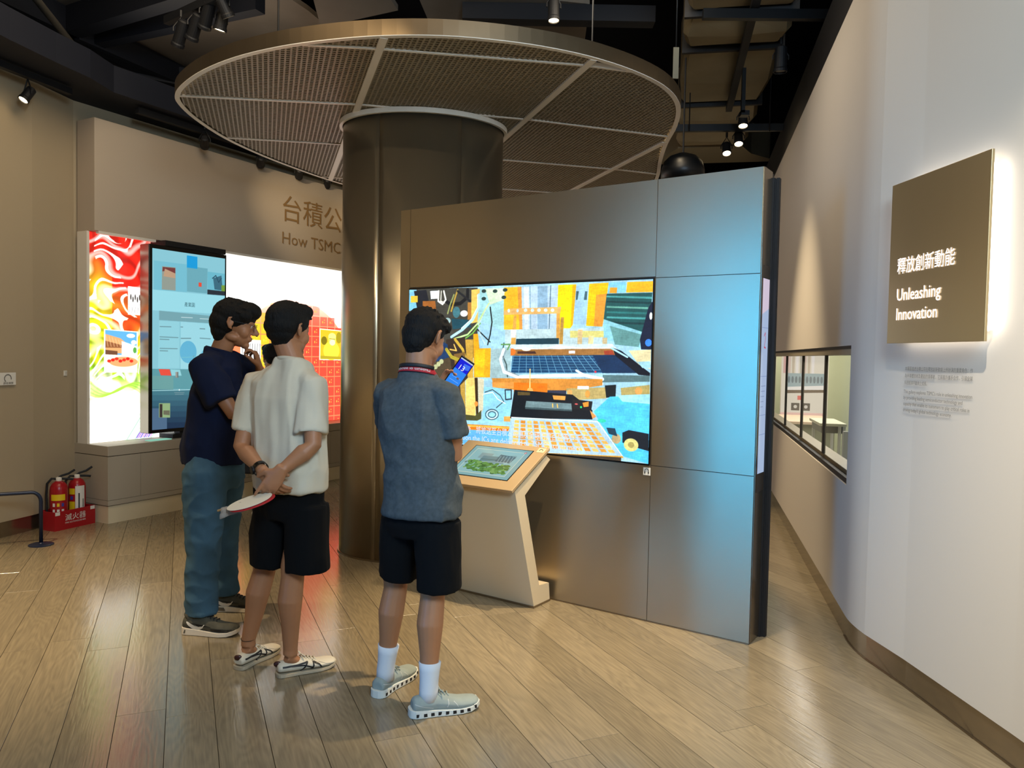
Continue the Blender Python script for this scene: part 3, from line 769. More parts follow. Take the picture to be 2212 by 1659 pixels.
# pictures on the screens (flat shapes in thousandths of the picture)
TV_ART = [('P',(150,195,215),[-9,-7,1002,6,1005,1003,2,991]),('P',(60,60,55),[-9,-7,326,5,331,439,152,493,-5,366]),('P',(120,190,220),[-5,1,36,3,62,136,-1,142]),('P',(25,30,40),[23,11,85,6,131,267,64,283]),('P',(225,190,60),[8,43,43,43,43,86,8,86]),('P',(150,90,40),[68,79,129,81,136,146,68,144]),('P',(215,225,230),[104,15,146,14,147,66,108,68]),('P',(235,175,40),[440,11,511,12,522,269,444,269]),('P',(210,140,60),[498,11,514,12,522,269,509,269]),('P',(170,195,215),[514,12,663,14,657,284,522,284]),('P',(130,165,190),[580,13,619,14,623,284,583,284]),('P',(200,215,225),[524,13,544,13,548,284,530,284]),('L',(70,100,115),3.7,[632,12,629,284]),('L',(100,140,160),3.1,[549,11,556,284]),('P',(150,200,205),[326,12,440,15,444,284,334,206]),('P',(200,225,190),[359,14,446,16,441,87,382,115]),('P',(255,205,15),[661,10,730,11,719,242,710,262,659,263]),('P',(240,165,20),[716,14,731,11,720,242,712,260]),('P',(150,190,215),[730,11,780,11,766,271,719,270]),('P',(60,90,100),[730,50,740,51,736,100,729,100]),('P',(60,90,100),[763,52,772,53,770,102,759,101]),('P',(250,180,20),[778,11,848,9,833,215,829,254,770,249]),('P',(215,140,50),[804,75,844,70,829,254,798,250]),('P',(120,190,225),[848,9,909,9,908,67,844,67]),('P',(225,150,40),[853,36,879,38,877,69,852,67]),('P',(245,170,30),[913,10,1000,11,1001,69,910,67]),('P',(28,78,80),[842,70,999,72,990,299,833,212]),('P',(70,150,150),[842,81,999,95,997,106,841,90]),('P',(20,55,60),[843,110,999,123,997,134,842,119]),('P',(95,160,145),[843,139,1000,151,998,162,842,148]),('P',(40,110,110),[844,168,1000,179,998,190,843,178]),('P',(70,150,150),[844,197,1001,207,999,218,843,207]),('P',(20,55,60),[845,226,1001,235,999,246,843,236]),('P',(130,190,205),[833,212,990,295,987,379,835,326]),('P',(90,140,140),[856,250,969,299,957,366,875,354]),('P',(16,26,50),[987,151,1001,119,1001,379,966,379,961,326]),('E',(50,120,235),[990,342,11,20]),('E',(240,245,235),[996,198,5,20]),('P',(175,200,205),[449,269,834,261,835,354,450,363]),('P',(205,200,120),[710,277,834,278,835,313,711,317]),('P',(220,170,100),[442,155,468,141,621,139,675,137,670,176,442,179]),('E',(200,220,225),[463,154,5,11]),('E',(200,220,225),[500,155,5,10]),('E',(200,220,225),[533,153,7,10]),('E',(200,220,225),[561,154,7,10]),('E',(200,220,225),[587,154,7,10]),('E',(200,220,225),[614,155,7,10]),('E',(200,220,225),[641,156,7,10]),('P',(200,150,70),[485,183,496,183,495,359,474,359]),('P',(205,150,70),[657,176,670,176,672,328,658,328]),('P',(170,130,60),[674,198,686,198,683,356,670,357]),('P',(25,58,72),[497,325,668,319,668,354,495,360]),('P',(225,225,220),[473,269,496,269,494,318,473,318]),('P',(205,180,130),[740,270,757,269,756,355,739,356]),('P',(225,205,150),[780,306,799,306,797,355,779,355]),('P',(185,170,130),[830,316,848,316,847,361,831,361]),('P',(195,215,220),[450,360,866,350,885,381,461,390]),('L',(245,250,250),4.9,[498,378,590,387,673,367,768,380,867,375]),('P',(150,105,55),[466,390,876,376,889,415,472,427]),('P',(70,45,40),[503,400,575,398,580,413,503,415]),('P',(150,60,40),[836,389,867,385,876,416,841,417]),('E',(230,110,40),[480,404,15,21]),('E',(240,235,220),[539,388,18,9]),('E',(235,235,240),[668,375,29,9]),('P',(230,230,235),[707,392,731,391,731,407,707,408]),('P',(22,62,100),[483,427,885,411,972,507,476,534]),('L',(110,165,195),2.1,[488,427,476,534]),('L',(110,165,195),2.1,[514,426,509,533]),('L',(110,165,195),2.1,[540,425,541,531]),('L',(110,165,195),2.1,[565,425,572,529]),('L',(110,165,195),2.1,[590,424,603,528]),('L',(110,165,195),2.1,[615,423,634,526]),('L',(110,165,195),2.1,[640,422,664,525]),('L',(110,165,195),2.1,[664,422,694,523]),('L',(110,165,195),2.1,[688,421,723,522]),('L',(110,165,195),2.1,[712,420,753,520]),('L',(110,165,195),2.1,[736,420,781,519]),('L',(110,165,195),2.1,[759,419,810,517]),('L',(110,165,195),2.1,[782,418,837,516]),('L',(110,165,195),2.1,[805,418,865,514]),('L',(110,165,195),2.1,[827,417,892,513]),('L',(110,165,195),2.1,[850,416,919,511]),('L',(110,165,195),2.1,[872,416,946,510]),('L',(90,145,175),1.8,[480,431,887,419]),('L',(90,145,175),1.8,[480,447,901,434]),('L',(90,145,175),1.8,[481,464,914,448]),('L',(90,145,175),1.8,[481,480,927,463]),('L',(90,145,175),1.8,[481,497,940,477]),('L',(90,145,175),1.8,[481,514,953,491]),('L',(90,145,175),1.8,[482,530,966,506]),('P',(15,45,80),[796,414,885,411,972,507,833,515]),('P',(8,16,32),[867,371,898,388,998,506,998,521,960,518,878,416]),('P',(160,215,240),[865,369,924,421,920,428,858,375]),('P',(215,205,160),[924,387,999,379,999,486,959,461]),('P',(150,200,215),[954,447,998,442,999,479,972,480]),('P',(80,110,115),[834,525,998,520,998,553,834,567]),('P',(150,180,185),[389,391,474,374,474,571,391,576]),('L',(60,80,80),6.1,[445,352,438,421,457,481,463,556]),('L',(90,140,80),6.1,[434,360,471,359,461,390]),('L',(225,235,240),13.5,[445,390,431,451,447,527,505,555,651,540,770,531,834,549]),('L',(130,150,160),4.3,[456,390,442,451,458,519,510,546]),('L',(240,245,250),8.6,[737,505,770,532,816,543,834,577]),('E',(210,40,60),[808,509,4,6]),('P',(205,135,55),[396,569,834,548,834,584,628,649,403,625]),('P',(228,150,70),[397,595,495,588,491,623,400,625]),('P',(225,115,28),[490,589,627,587,626,644,491,649]),('L',(240,200,130),5.5,[556,506,557,640]),('E',(240,170,90),[558,633,12,16]),('P',(45,50,70),[628,627,701,622,701,647,628,653]),('P',(180,160,100),[701,611,846,594,849,656,706,681]),('P',(215,235,250),[743,594,785,591,785,609,743,612]),('P',(20,28,35),[843,584,883,577,882,643,849,653]),('P',(165,150,90),[899,594,998,570,999,630,902,635]),('E',(225,150,80),[961,606,12,20]),('E',(215,150,70),[781,637,9,21]),('E',(210,160,90),[715,635,9,19]),('P',(225,160,30),[310,295,331,295,339,386,389,383,388,565,316,569]),('P',(240,180,30),[319,393,364,392,361,562,322,564]),('P',(190,150,60),[273,331,310,330,313,572,265,575]),('P',(175,140,60),[243,648,276,582,282,811,256,814]),('P',(235,200,110),[279,576,326,570,327,810,282,813]),('P',(55,40,20),[319,571,333,570,339,797,329,806]),('P',(205,200,170),[333,571,361,577,363,763,341,809]),('P',(70,72,42),[279,807,325,810,352,772,352,827,325,847,280,844]),('E',(235,140,60),[329,735,8,16]),('P',(135,200,225),[361,624,478,631,480,828,359,842]),('L',(60,80,90),4.3,[367,658,400,640,433,672,449,709,418,750]),('L',(235,240,240),3.7,[362,670,400,656,422,696,455,720]),('L',(50,70,80),3.7,[427,792,425,805,418,816,408,824,397,827,385,824,376,816,371,804,371,791,376,778,385,768,396,763,408,763,418,769,425,779,427,792]),('L',(210,225,230),3.7,[422,792,420,803,415,812,407,818,397,821,388,818,381,812,377,802,377,791,381,781,388,773,397,769,406,769,415,774,420,782,422,793]),('L',(50,70,80),3.7,[416,793,414,801,410,807,405,812,398,813,391,811,386,807,383,800,383,792,386,785,391,779,398,776,404,777,410,780,414,786,416,793]),('L',(40,50,60),5.5,[454,637,480,635,481,691,457,697,454,637]),('P',(230,160,80),[451,801,480,797,478,830,451,831]),('P',(18,24,32),[493,634,588,638,725,645,800,727,801,780,477,809]),('P',(85,70,40),[507,644,558,644,558,662,507,666]),('P',(225,150,70),[648,655,699,655,697,680,653,680]),('P',(105,130,135),[543,697,721,696,724,732,539,735]),('P',(60,80,85),[539,735,724,732,724,741,539,746]),('L',(240,190,90),4.9,[649,706,650,724]),('L',(240,190,90),4.9,[667,706,669,724]),('P',(30,30,34),[725,670,800,678,796,728,726,728]),('E',(40,220,120),[758,714,4,6]),('E',(230,90,90),[740,698,6,4]),('P',(225,140,50),[763,689,786,679,786,708,768,713]),('P',(75,190,240),[805,734,862,645,999,628,1002,1001,911,971,829,795]),('P',(150,215,240),[888,636,999,620,999,674,906,669]),('E',(50,200,170),[835,783,16,11]),('P',(225,150,80),[791,728,815,761,801,777]),('P',(150,205,225),[268,844,478,832,475,860,268,868]),('P',(205,110,20),[268,868,475,860,474,889,269,904]),('P',(240,170,70),[268,872,475,863,475,874,269,885]),('P',(90,165,215),[269,904,474,889,472,981,270,995]),('P',(165,195,215),[483,803,820,790,911,971,472,1019]),('L',(225,235,240),3.7,[483,803,820,790,911,971]),('P',(235,175,85),[497,818,515,817,515,835,496,835]),('P',(240,190,105),[495,841,515,840,514,858,494,859]),('P',(235,175,85),[494,864,514,864,514,881,493,882]),('P',(240,190,105),[492,888,514,887,513,905,491,906]),('P',(235,175,85),[491,911,513,910,513,928,490,929]),('P',(240,190,105),[490,935,513,934,512,952,489,953]),('P',(235,175,85),[488,958,512,957,512,975,487,976]),('P',(205,130,45),[522,817,541,816,541,834,522,834]),('P',(220,150,60),[522,840,542,839,542,857,522,858]),('P',(205,130,45),[522,863,542,862,543,880,522,881]),('P',(220,150,60),[522,887,543,886,543,904,522,904]),('P',(205,130,45),[522,910,544,909,544,927,522,928]),('P',(220,150,60),[522,934,544,933,545,950,521,951]),('P',(205,130,45),[521,957,545,956,545,974,521,975]),('P',(240,190,105),[548,816,566,815,568,832,549,833]),('P',(235,175,85),[549,839,568,838,569,856,550,857]),('P',(240,190,105),[550,862,570,861,571,879,551,880]),('P',(235,175,85),[551,886,572,885,573,902,552,903]),('P',(240,190,105),[552,909,574,908,575,926,553,927]),('P',(235,175,85),[553,932,575,931,577,949,554,950]),('P',(240,190,105),[554,955,577,954,579,972,555,973]),('P',(220,150,60),[573,814,591,814,593,831,575,832]),('P',(205,130,45),[575,838,594,837,596,855,577,855]),('P',(220,150,60),[577,861,597,860,599,878,579,879]),('P',(205,130,45),[580,884,600,884,602,901,581,902]),('P',(220,150,60),[582,908,603,907,605,924,584,925]),('P',(205,130,45),[584,931,606,930,608,948,586,949]),('P',(220,150,60),[586,954,609,953,611,971,588,972]),('P',(235,175,85),[598,813,616,813,619,830,601,831]),('P',(240,190,105),[601,837,620,836,623,854,604,854]),('P',(235,175,85),[605,860,624,859,627,877,607,878]),('P',(240,190,105),[608,883,628,882,631,900,611,901]),('P',(235,175,85),[611,906,632,906,635,923,614,924]),('P',(240,190,105),[615,930,636,929,640,946,617,947]),('P',(235,175,85),[618,953,641,952,644,969,620,970]),('P',(205,130,45),[623,813,640,812,644,829,626,830]),('P',(220,150,60),[627,836,646,835,649,853,631,853]),('P',(205,130,45),[632,859,651,858,655,876,635,877]),('P',(220,150,60),[636,882,656,881,660,899,639,900]),('P',(205,130,45),[640,905,661,904,665,922,644,923]),('P',(220,150,60),[645,928,666,927,670,945,648,946]),('P',(205,130,45),[649,951,671,950,675,968,653,969]),('P',(240,190,105),[647,812,665,811,669,828,651,829]),('P',(235,175,85),[653,835,671,834,676,852,657,852]),('P',(240,190,105),[658,858,677,857,682,875,662,875]),('P',(235,175,85),[664,881,683,880,688,898,668,898]),('P',(240,190,105),[669,904,690,903,694,921,673,921]),('P',(235,175,85),[675,927,696,926,701,943,679,944]),('P',(240,190,105),[680,950,702,949,707,966,684,967]),('P',(220,150,60),[671,811,688,810,694,827,676,828]),('P',(205,130,45),[678,834,696,833,701,851,683,851]),('P',(220,150,60),[684,857,703,856,709,874,689,874]),('P',(205,130,45),[691,880,710,879,716,896,696,897]),('P',(220,150,60),[697,903,718,902,723,919,702,920]),('P',(205,130,45),[704,926,725,925,730,942,709,943]),('P',(220,150,60),[711,949,732,948,738,965,715,966]),('P',(235,175,85),[695,810,712,809,719,826,701,827]),('P',(240,190,105),[703,833,721,832,727,850,709,850]),('P',(235,175,85),[710,856,729,855,735,872,716,873]),('P',(240,190,105),[718,879,737,878,743,895,724,896]),('P',(235,175,85),[725,902,745,901,752,918,731,919]),('P',(240,190,105),[733,924,754,924,760,941,739,942]),('P',(235,175,85),[741,947,762,946,768,964,746,965]),('P',(205,130,45),[719,809,736,808,743,826,725,826]),('P',(220,150,60),[727,832,745,831,752,849,734,849]),('P',(205,130,45),[736,855,754,854,761,871,743,872]),('P',(220,150,60),[745,878,764,877,771,894,751,895]),('P',(205,130,45),[753,900,773,900,780,917,760,918]),('P',(220,150,60),[762,923,782,922,789,940,768,941]),('P',(205,130,45),[770,946,791,945,798,962,777,963]),('P',(240,190,105),[742,808,759,807,767,825,749,825]),('P',(235,175,85),[752,831,769,830,777,848,759,848]),('P',(240,190,105),[761,854,779,853,787,870,769,871]),('P',(235,175,85),[771,877,790,876,797,893,778,894]),('P',(240,190,105),[780,899,800,899,808,916,788,917]),('P',(235,175,85),[790,922,810,921,818,938,797,939]),('P',(240,190,105),[799,945,820,944,828,961,807,962]),('P',(220,150,60),[765,807,782,806,790,824,773,824]),('P',(205,130,45),[776,830,793,829,802,847,784,847]),('P',(220,150,60),[786,853,804,852,813,869,794,870]),('P',(205,130,45),[797,876,815,875,824,892,805,893]),('P',(220,150,60),[807,898,827,897,835,915,815,915]),('P',(205,130,45),[818,921,838,920,846,937,826,938]),('P',(220,150,60),[828,943,849,942,857,959,836,960]),('P',(235,175,85),[788,806,804,805,814,823,797,823]),('P',(240,190,105),[800,829,817,828,826,846,808,846]),('P',(235,175,85),[811,852,829,851,838,868,820,869]),('P',(240,190,105),[823,874,841,874,850,891,831,892]),('P',(235,175,85),[834,897,853,896,862,913,843,914]),('P',(240,190,105),[845,920,865,919,874,936,854,937]),('P',(235,175,85),[857,942,877,941,886,958,865,959]),('P',(205,150,60),[480,1012,911,971,916,982,480,1024]),('P',(60,50,40),[623,1000,907,979,907,1000,624,1010]),('P',(22,30,40),[909,841,931,824,999,836,1000,930,941,912,910,896]),('E',(200,195,120),[940,905,25,36]),('E',(150,140,80),[940,905,11,16]),('E',(170,150,110),[888,878,16,28]),('P',(30,60,80),[852,820,883,820,892,864,861,854]),('L',(20,24,30),15.9,[177,83,207,108,248,102,281,64,281,17]),('L',(235,235,225),8.6,[146,18,144,82,165,103,180,75,170,19]),('L',(215,215,200),5.5,[158,18,156,82,174,95]),('L',(170,140,60),8.6,[207,148,224,62,235,15]),('L',(30,34,40),9.8,[235,23,299,96,304,19]),('P',(25,70,85),[208,196,283,205,301,252,215,267]),('P',(160,110,50),[282,96,304,97,306,206,283,205]),('P',(225,185,90),[298,18,336,14,328,222,300,229]),('L',(140,150,90),7.3,[190,164,201,108,218,45]),('E',(60,110,120),[231,157,17,36]),('E',(225,225,225),[266,166,17,20]),('E',(150,180,180),[190,211,15,20]),('L',(170,215,235),12.2,[332,51,333,129,306,206,261,268,209,315]),('L',(225,235,235),4.3,[326,51,327,128,300,202,255,260]),('L',(190,235,150),7.3,[377,107,355,160,329,229,284,299,215,331]),('L',(110,175,70),6.1,[340,229,307,291,250,347,198,363]),('L',(20,28,32),6.1,[383,130,392,222,385,299,375,361]),('L',(30,36,40),5.5,[329,268,363,315,385,345]),('L',(190,205,200),3.7,[361,153,334,237,341,299,364,361]),('P',(50,40,35),[186,331,273,315,288,574,237,648,165,573]),('L',(195,160,60),13.5,[227,331,263,394,275,441]),('L',(225,180,90),6.1,[222,363,234,402,204,395]),('P',(120,90,45),[222,426,274,409,279,567,236,585]),('P',(25,55,95),[150,332,192,363,206,523,171,573,134,542]),('L',(165,150,50),15.9,[187,395,211,443,252,465]),('P',(70,60,45),[103,495,205,443,219,602,136,648]),('E',(170,175,130),[107,548,10,16]),('E',(170,175,130),[121,529,10,16]),('E',(170,175,130),[136,510,10,16]),('E',(170,175,130),[150,492,10,16]),('E',(170,175,130),[164,474,10,16]),('P',(60,50,45),[-2,657,254,623,268,860,1,866]),('P',(110,90,60),[1,866,268,868,270,995,2,1000]),('E',(40,60,60),[354,29,10,11]),('E',(40,60,60),[354,76,10,11]),('E',(40,60,60),[403,32,10,11]),('E',(40,60,60),[446,27,10,11]),('E',(40,60,60),[441,72,10,11])]
MONITOR_ART = [('P',(140,205,220),[1,-1,1008,0,1021,1097,-31,1005]),('P',(110,175,190),[452,73,743,73,734,220,453,219]),('P',(120,195,215),[19,66,452,65,453,223,19,226]),('P',(20,160,225),[451,13,597,13,597,82,451,82]),('P',(150,160,150),[123,92,299,90,300,220,120,221]),('P',(120,60,60),[132,96,296,94,296,130,231,124,177,115,127,121]),('P',(195,160,130),[159,104,296,124,296,151,141,147]),('P',(110,190,210),[743,91,999,91,1000,222,740,224]),('P',(60,110,130),[824,126,947,104,968,194,845,191]),('L',(40,80,100),5.3,[814,127,864,108,906,147,947,120]),('P',(120,160,60),[947,162,999,160,1000,202,948,204]),('P',(40,50,60),[740,196,1000,197,1000,222,740,224]),('P',(235,80,60),[615,160,658,160,658,184,615,184]),('P',(158,225,238),[2,226,1011,226,1012,335,2,340]),('P',(120,170,180),[86,339,1002,353,1002,395,86,391]),('P',(150,215,228),[86,395,351,395,352,658,73,657]),('P',(160,222,235),[369,394,1002,399,1006,669,371,662]),('E',(100,185,220),[474,566,115,64]),('E',(115,195,225),[728,589,81,41]),('P',(95,160,170),[-6,661,437,666,1006,673,1007,791,-5,772]),('P',(110,165,165),[-6,699,273,705,274,780,-5,776]),('P',(240,80,65),[81,663,224,665,246,701,108,698]),('P',(150,215,225),[233,665,362,668,384,702,252,701]),('P',(70,125,140),[-14,775,1018,791,1018,830,-14,810]),('P',(62,112,130),[-14,806,1018,824,1018,862,-14,841]),('P',(55,100,120),[-14,837,1018,856,1019,894,-14,871]),('P',(48,88,110),[-14,867,1019,888,1019,926,-14,902]),('P',(41,76,100),[-14,898,1019,920,1020,959,-14,933]),('P',(34,64,90),[-14,929,1020,953,1020,991,-14,963]),('P',(27,52,80),[-14,959,1020,985,1020,1023,-13,994]),('P',(20,40,70),[-13,990,1020,1017,1021,1056,-13,1025]),('L',(180,230,235),3.5,[-5,782,1007,787]),('E',(235,250,250),[353,783,9,5]),('P',(80,110,140),[-14,879,189,884,190,1006,-13,1006]),('P',(120,200,230),[-15,890,-3,890,-3,971,-15,971]),('P',(150,180,130),[86,853,231,856,231,938,86,933]),('P',(60,50,50),[94,858,130,859,130,933,95,932]),('P',(110,110,90),[144,895,225,897,225,924,144,918]),('L',(110,150,160),4.4,[98,427,241,426]),('L',(110,150,160),4.4,[370,424,398,424]),('L',(110,150,160),5.3,[637,429,706,429]),('L',(115,160,170),5.3,[98,484,333,485]),('L',(115,160,170),5.3,[98,497,214,498]),('L',(110,150,160),5.3,[376,489,508,487]),('L',(115,160,170),5.3,[638,484,787,486]),('L',(115,160,170),5.3,[99,548,324,548]),('L',(115,160,170),5.3,[99,561,197,562]),('L',(190,220,225),4.4,[379,369,530,368]),('L',(190,220,225),4.4,[637,370,786,370]),('L',(120,200,215),3.5,[389,598,590,594]),('L',(120,150,160),3.5,[289,797,419,800]),('L',(120,150,160),3.5,[298,807,409,809])]

# ------------------------------------------------------------------ big video screen
cv = Canvas(1200, 690, '96c3d7'); cv.ops(TV_ART); cv.blur(1)
cv.a *= (0.86 + .10 * vnoise(1200, 690, 4, 7, 3) + .14 * vnoise(1200, 690, 40, 22, 4) + .10 * vnoise(1200, 690, 14, 3, 6))[..., None]
tvim = cv.image('factory_film')
Z0, Z1, U0, U1 = .895, 1.943, .588, 2.421
tv = thing('video_screen', 'large flat video screen showing a yellow and blue factory machine film', 'screen', FP.p(1.5, 0, Z0))
mb = MB(); FP.box(mb, U0, U1, -.012, .0, Z0, Z1); mb.build('bezel', M['rubber'], tv)
quad('picture', [FP.p(U1 - .006, -.0135, Z1 - .008), FP.p(U0 + .004, -.0135, Z1 - .008), FP.p(U0 + .004, -.0135, Z0 + .004), FP.p(U1 - .006, -.0135, Z0 + .004)], screen_mat('film_glow', tvim, 1.45), tv)
ux = -FP.u; up = Vector((0, 0, 1))
text_on('製作完成後　將被送至台積公司遍及全球的數百位客戶手中', FP.p(2.06, -.0145, .985), ux, up, .052, M['caption'], tv, 'caption', width=1.07)
text_on('During production the ICs are delivered to TSMC\'s customers', FP.p(2.2, -.0145, .932), ux, up, .05, M['caption'], tv, 'caption', width=1.17)


def icon(fr, u, s, z, w, h, parent_label, cat, flip=False):
    """small white plate with a headphone sign"""
    t = thing('audio_sign', parent_label, cat, fr.p(u, s, z))
    mb = MB(); fr.box(mb, u - w / 2, u + w / 2, s - .003, s, z - h / 2, z + h / 2); mb.build('plate', M['white'], t, bevel=.001)
    mb = MB(); r = w * .26
    pts = [fr.p(u + r * math.cos(a), s - .004, z + h * .08 + r * math.sin(a)) for a in [PI * i / 8 for i in range(9)]]
    mb.tube([fr.p(u + r, s - .004, z - h * .2)] + pts + [fr.p(u - r, s - .004, z - h * .2)], w * .035, 6)
    fr.box(mb, u - r - w * .05, u - r + w * .07, s - .006, s - .003, z - h * .28, z - h * .02); fr.box(mb, u + r - w * .07, u + r + w * .05, s - .006, s - .003, z - h * .28, z - h * .02)
    mb.build('headphone_symbol', M['black'], t)
    return t


icon(FP, .605, 0, .854, .044, .044, 'small white headphone sign under the right corner of the video screen', 'sign')

# reflection in the polished partition end, painted as a glowing plate
ed = thing('end_reflection', 'narrow pale blue glowing plate imitating a reflection in the narrow end of the metal partition', 'screen', FP.p(0, .1, .9))
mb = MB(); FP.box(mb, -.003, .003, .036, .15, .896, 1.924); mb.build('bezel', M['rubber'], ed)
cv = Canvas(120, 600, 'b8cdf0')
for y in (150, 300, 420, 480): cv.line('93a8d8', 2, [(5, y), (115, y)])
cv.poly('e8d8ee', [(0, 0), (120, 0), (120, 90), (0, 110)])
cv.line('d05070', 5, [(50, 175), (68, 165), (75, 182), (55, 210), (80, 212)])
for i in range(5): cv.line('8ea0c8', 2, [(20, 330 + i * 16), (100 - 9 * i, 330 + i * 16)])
quad('picture', [FP.p(-.004, .037, 1.922), FP.p(-.004, .149, 1.922), FP.p(-.004, .149, .898), FP.p(-.004, .037, .898)], screen_mat('end_reflection_glow', cv.image('end_reflection_art'), .75), ed)

# ------------------------------------------------------------------ kiosk
KF = Frame((.154, 4.499), (-.822, .569), (.569, .822))     # s = towards the partition
kw = .592
prof = [(0, .012), (-.215, .735), (-.255, .738), (-.262, .76), (.125, .945), (.16, .885), (-.115, .70), (.06, .125), (.165, .115), (.178, .012)]
def extr(fr, prof, u0, u1):
    mb = MB(); n = len(prof)
    vs = [fr.p(u0, s, z) for s, z in prof] + [fr.p(u1, s, z) for s, z in prof]
    fs = [tuple(range(n)), tuple(range(2 * n - 1, n - 1, -1))] + [((i + 1) % n, i, n + i, n + (i + 1) % n) for i in range(n)]
    mb.add(vs, fs); return mb
kiosk = thing('info_kiosk', 'cream slanted information kiosk with a tilted touch panel in front of the partition', 'kiosk', KF.p(kw / 2, .05, 0))
bodyp = [(0, .012), (-.222, .727), (.105, .898), (.15, .87), (-.118, .69), (.055, .125), (.165, .115), (.178, .012)]
mb = extr(KF, bodyp, .0, kw); o = mb.build('body', M['kiosk'], kiosk)
bm = bmesh.new(); bm.from_mesh(o.data); bmesh.ops.recalc_face_normals(bm, faces=bm.faces); bm.to_mesh(o.data); bm.free()
# top plate: inclined slab
tp0 = Vector((-.262, .722)); tp1 = Vector((.13, .929)); td = (tp1 - tp0).normalized(); tn = Vector((-td.y, td.x))
topp = [tuple(tp0), tuple(tp1), tuple(tp1 + tn * .018), tuple(tp0 + tn * .018)]
mb = extr(KF, topp, -.012, kw + .012); o = mb.build('top_plate', M['kiosk_top'], kiosk, bevel=.002)
bm = bmesh.new(); bm.from_mesh(o.data); bmesh.ops.recalc_face_normals(bm, faces=bm.faces); bm.to_mesh(o.data); bm.free()
TL_ = (tp1 - tp0).length
def kp(u, a, h=.0): 
    q = tp0 + td * a + tn * (.018 + h); return KF.p(u, q.x, q.y)
cv = Canvas(420, 270, '8fc0c4')
cv.poly('9ccdd0', [(30, 25), (385, 25), (385, 245), (30, 245)])
cv.poly('8fb0b4', [(90, 60), (180, 60), (180, 110), (90, 110)])
cv.poly('6f979f', [(120, 85), (300, 80), (300, 140), (120, 150)]); cv.poly('4d7280', [(230, 60), (350, 70), (340, 130), (230, 125)])
for i in range(5): cv.line('b5dadd', 3, [(240 + i * 22, 70), (250 + i * 22, 125)])
cv.line('35505c', 3, [(236, 72), (345, 62)]); cv.line('c8e2e0', 4, [(110, 140), (320, 128)]); cv.line('4a6a66', 4, [(120, 118), (230, 112)])
rs = np.random.RandomState(5)
for i in range(170):
    x = 60 + rs.rand() * 300; y = 150 + rs.rand() * 75 - 18 * math.exp(-((x - 90) / 40) ** 2) ; r = 7 + rs.rand() * 12
    cv.ell(['4f8a3c', '6ba650', '3c6e30', '86ba66', '5c9a44'][rs.randint(5)], x, y, r, r * .7)
for a, b_ in (((30, 25), (385, 25)), ((385, 25), (385, 245)), ((385, 245), (30, 245)), ((30, 245), (30, 25))): cv.line('e4efda', 4, [a, b_])
cv.ell('e0555a', 385, 25, 8, 8); cv.ell('f0e8e8', 385, 25, 4, 4); cv.poly('5d7f80', [(30, 150), (45, 148), (45, 162), (30, 165)])
mb = MB(); 
ua, ub, aa, ab = .075, .50, .085, TL_ - .055
mb.add([kp(ua - .006, aa - .006, .001), kp(ub + .006, aa - .006, .001), kp(ub + .006, ab + .006, .001), kp(ua - .006, ab + .006, .001), kp(ua - .006, aa - .006, -.004), kp(ub + .006, aa - .006, -.004), kp(ub + .006, ab + .006, -.004), kp(ua - .006, ab + .006, -.004)],
       [(3, 2, 1, 0), (4, 5, 6, 7), (0, 1, 5, 4), (1, 2, 6, 5), (2, 3, 7, 6), (3, 0, 4, 7)])
bz = mb.build('touch_panel', M['rubber'], kiosk)
quad('picture', [kp(ub, ab, .002), kp(ua, ab, .002), kp(ua, aa, .002), kp(ub, aa, .002)], screen_mat('kiosk_glow', cv.image('aerial_view'), .75), bz)
mb = MB(); c0 = (kp(.03, TL_ - .035, .001))
def kplate(u0, u1, a0, a1, h0, h1):
    m_ = MB(); m_.add([kp(u0, a0, h0), kp(u1, a0, h0), kp(u1, a1, h0), kp(u0, a1, h0), kp(u0, a0, h1), kp(u1, a0, h1), kp(u1, a1, h1), kp(u0, a1, h1)], [(0, 1, 2, 3), (7, 6, 5, 4), (4, 5, 1, 0), (5, 6, 2, 1), (6, 7, 3, 2), (7, 4, 0, 3)]); return m_
pl = kplate(.0, .05, TL_ - .06, TL_ - .015, 0, .002).build('audio_plate', mat('plate_beige', 'd8c29a', .4), kiosk)
m_ = MB(); m_.tube([kp(.025 + .012 * math.cos(a), TL_ - .043 + .014 * math.sin(a), .003) for a in [PI * i / 8 for i in range(9)]], .0018, 6)
m_.build('headphone_symbol', M['black'], pl)
mb = MB(); KF.box(mb, -.004, kw + .004, -.006, .182, 0, .012); mb.build('foot_edge', M['brass'], kiosk)

# ------------------------------------------------------------------ lit sign on the right wall
ND = Vector((.082, -.997, 0)).normalized(); NB = Vector((.997, .082, 0)).normalized()
FS = Frame((1.806, 3.812), ND, NB)
sign = thing('wall_sign', 'square bronze wall sign with glowing white letters and a light behind it', 'sign', FS.p(.54, -.05, 1.58))
mb = MB(); FS.box(mb, .212, .868, -.078, -.066, 1.585, 2.314); mb.build('face_plate', M['bronze'], sign, bevel=.0015)
mb = MB(); FS.box(mb, .25, .83, -.066, -.03, 1.625, 2.275); mb.build('light_box', M['whitemetal'], sign)
mb = MB(); FS.box(mb, .831, .848, -.056, -.030, 1.63, 2.27); FS.box(mb, .26, .82, -.052, -.034, 1.616, 1.621); FS.box(mb, .26, .82, -.052, -.034, 2.279, 2.284); FS.box(mb, .241, .247, -.052, -.034, 1.66, 2.25)
mb.build('light_strip', M['led'], sign)
sx = ND
text_on('釋放創新動能', FS.p(.278, -.079, 1.905), sx, up, .078, M['lit'], sign, 'lettering', width=.402)
text_on('Unleashing', FS.p(.28, -.079, 1.778), sx, up, .078, M['lit'], sign, 'lettering', width=.318)
text_on('Innovation', FS.p(.28, -.079, 1.69), sx, up, .078, M['lit'], sign, 'lettering', width=.298)
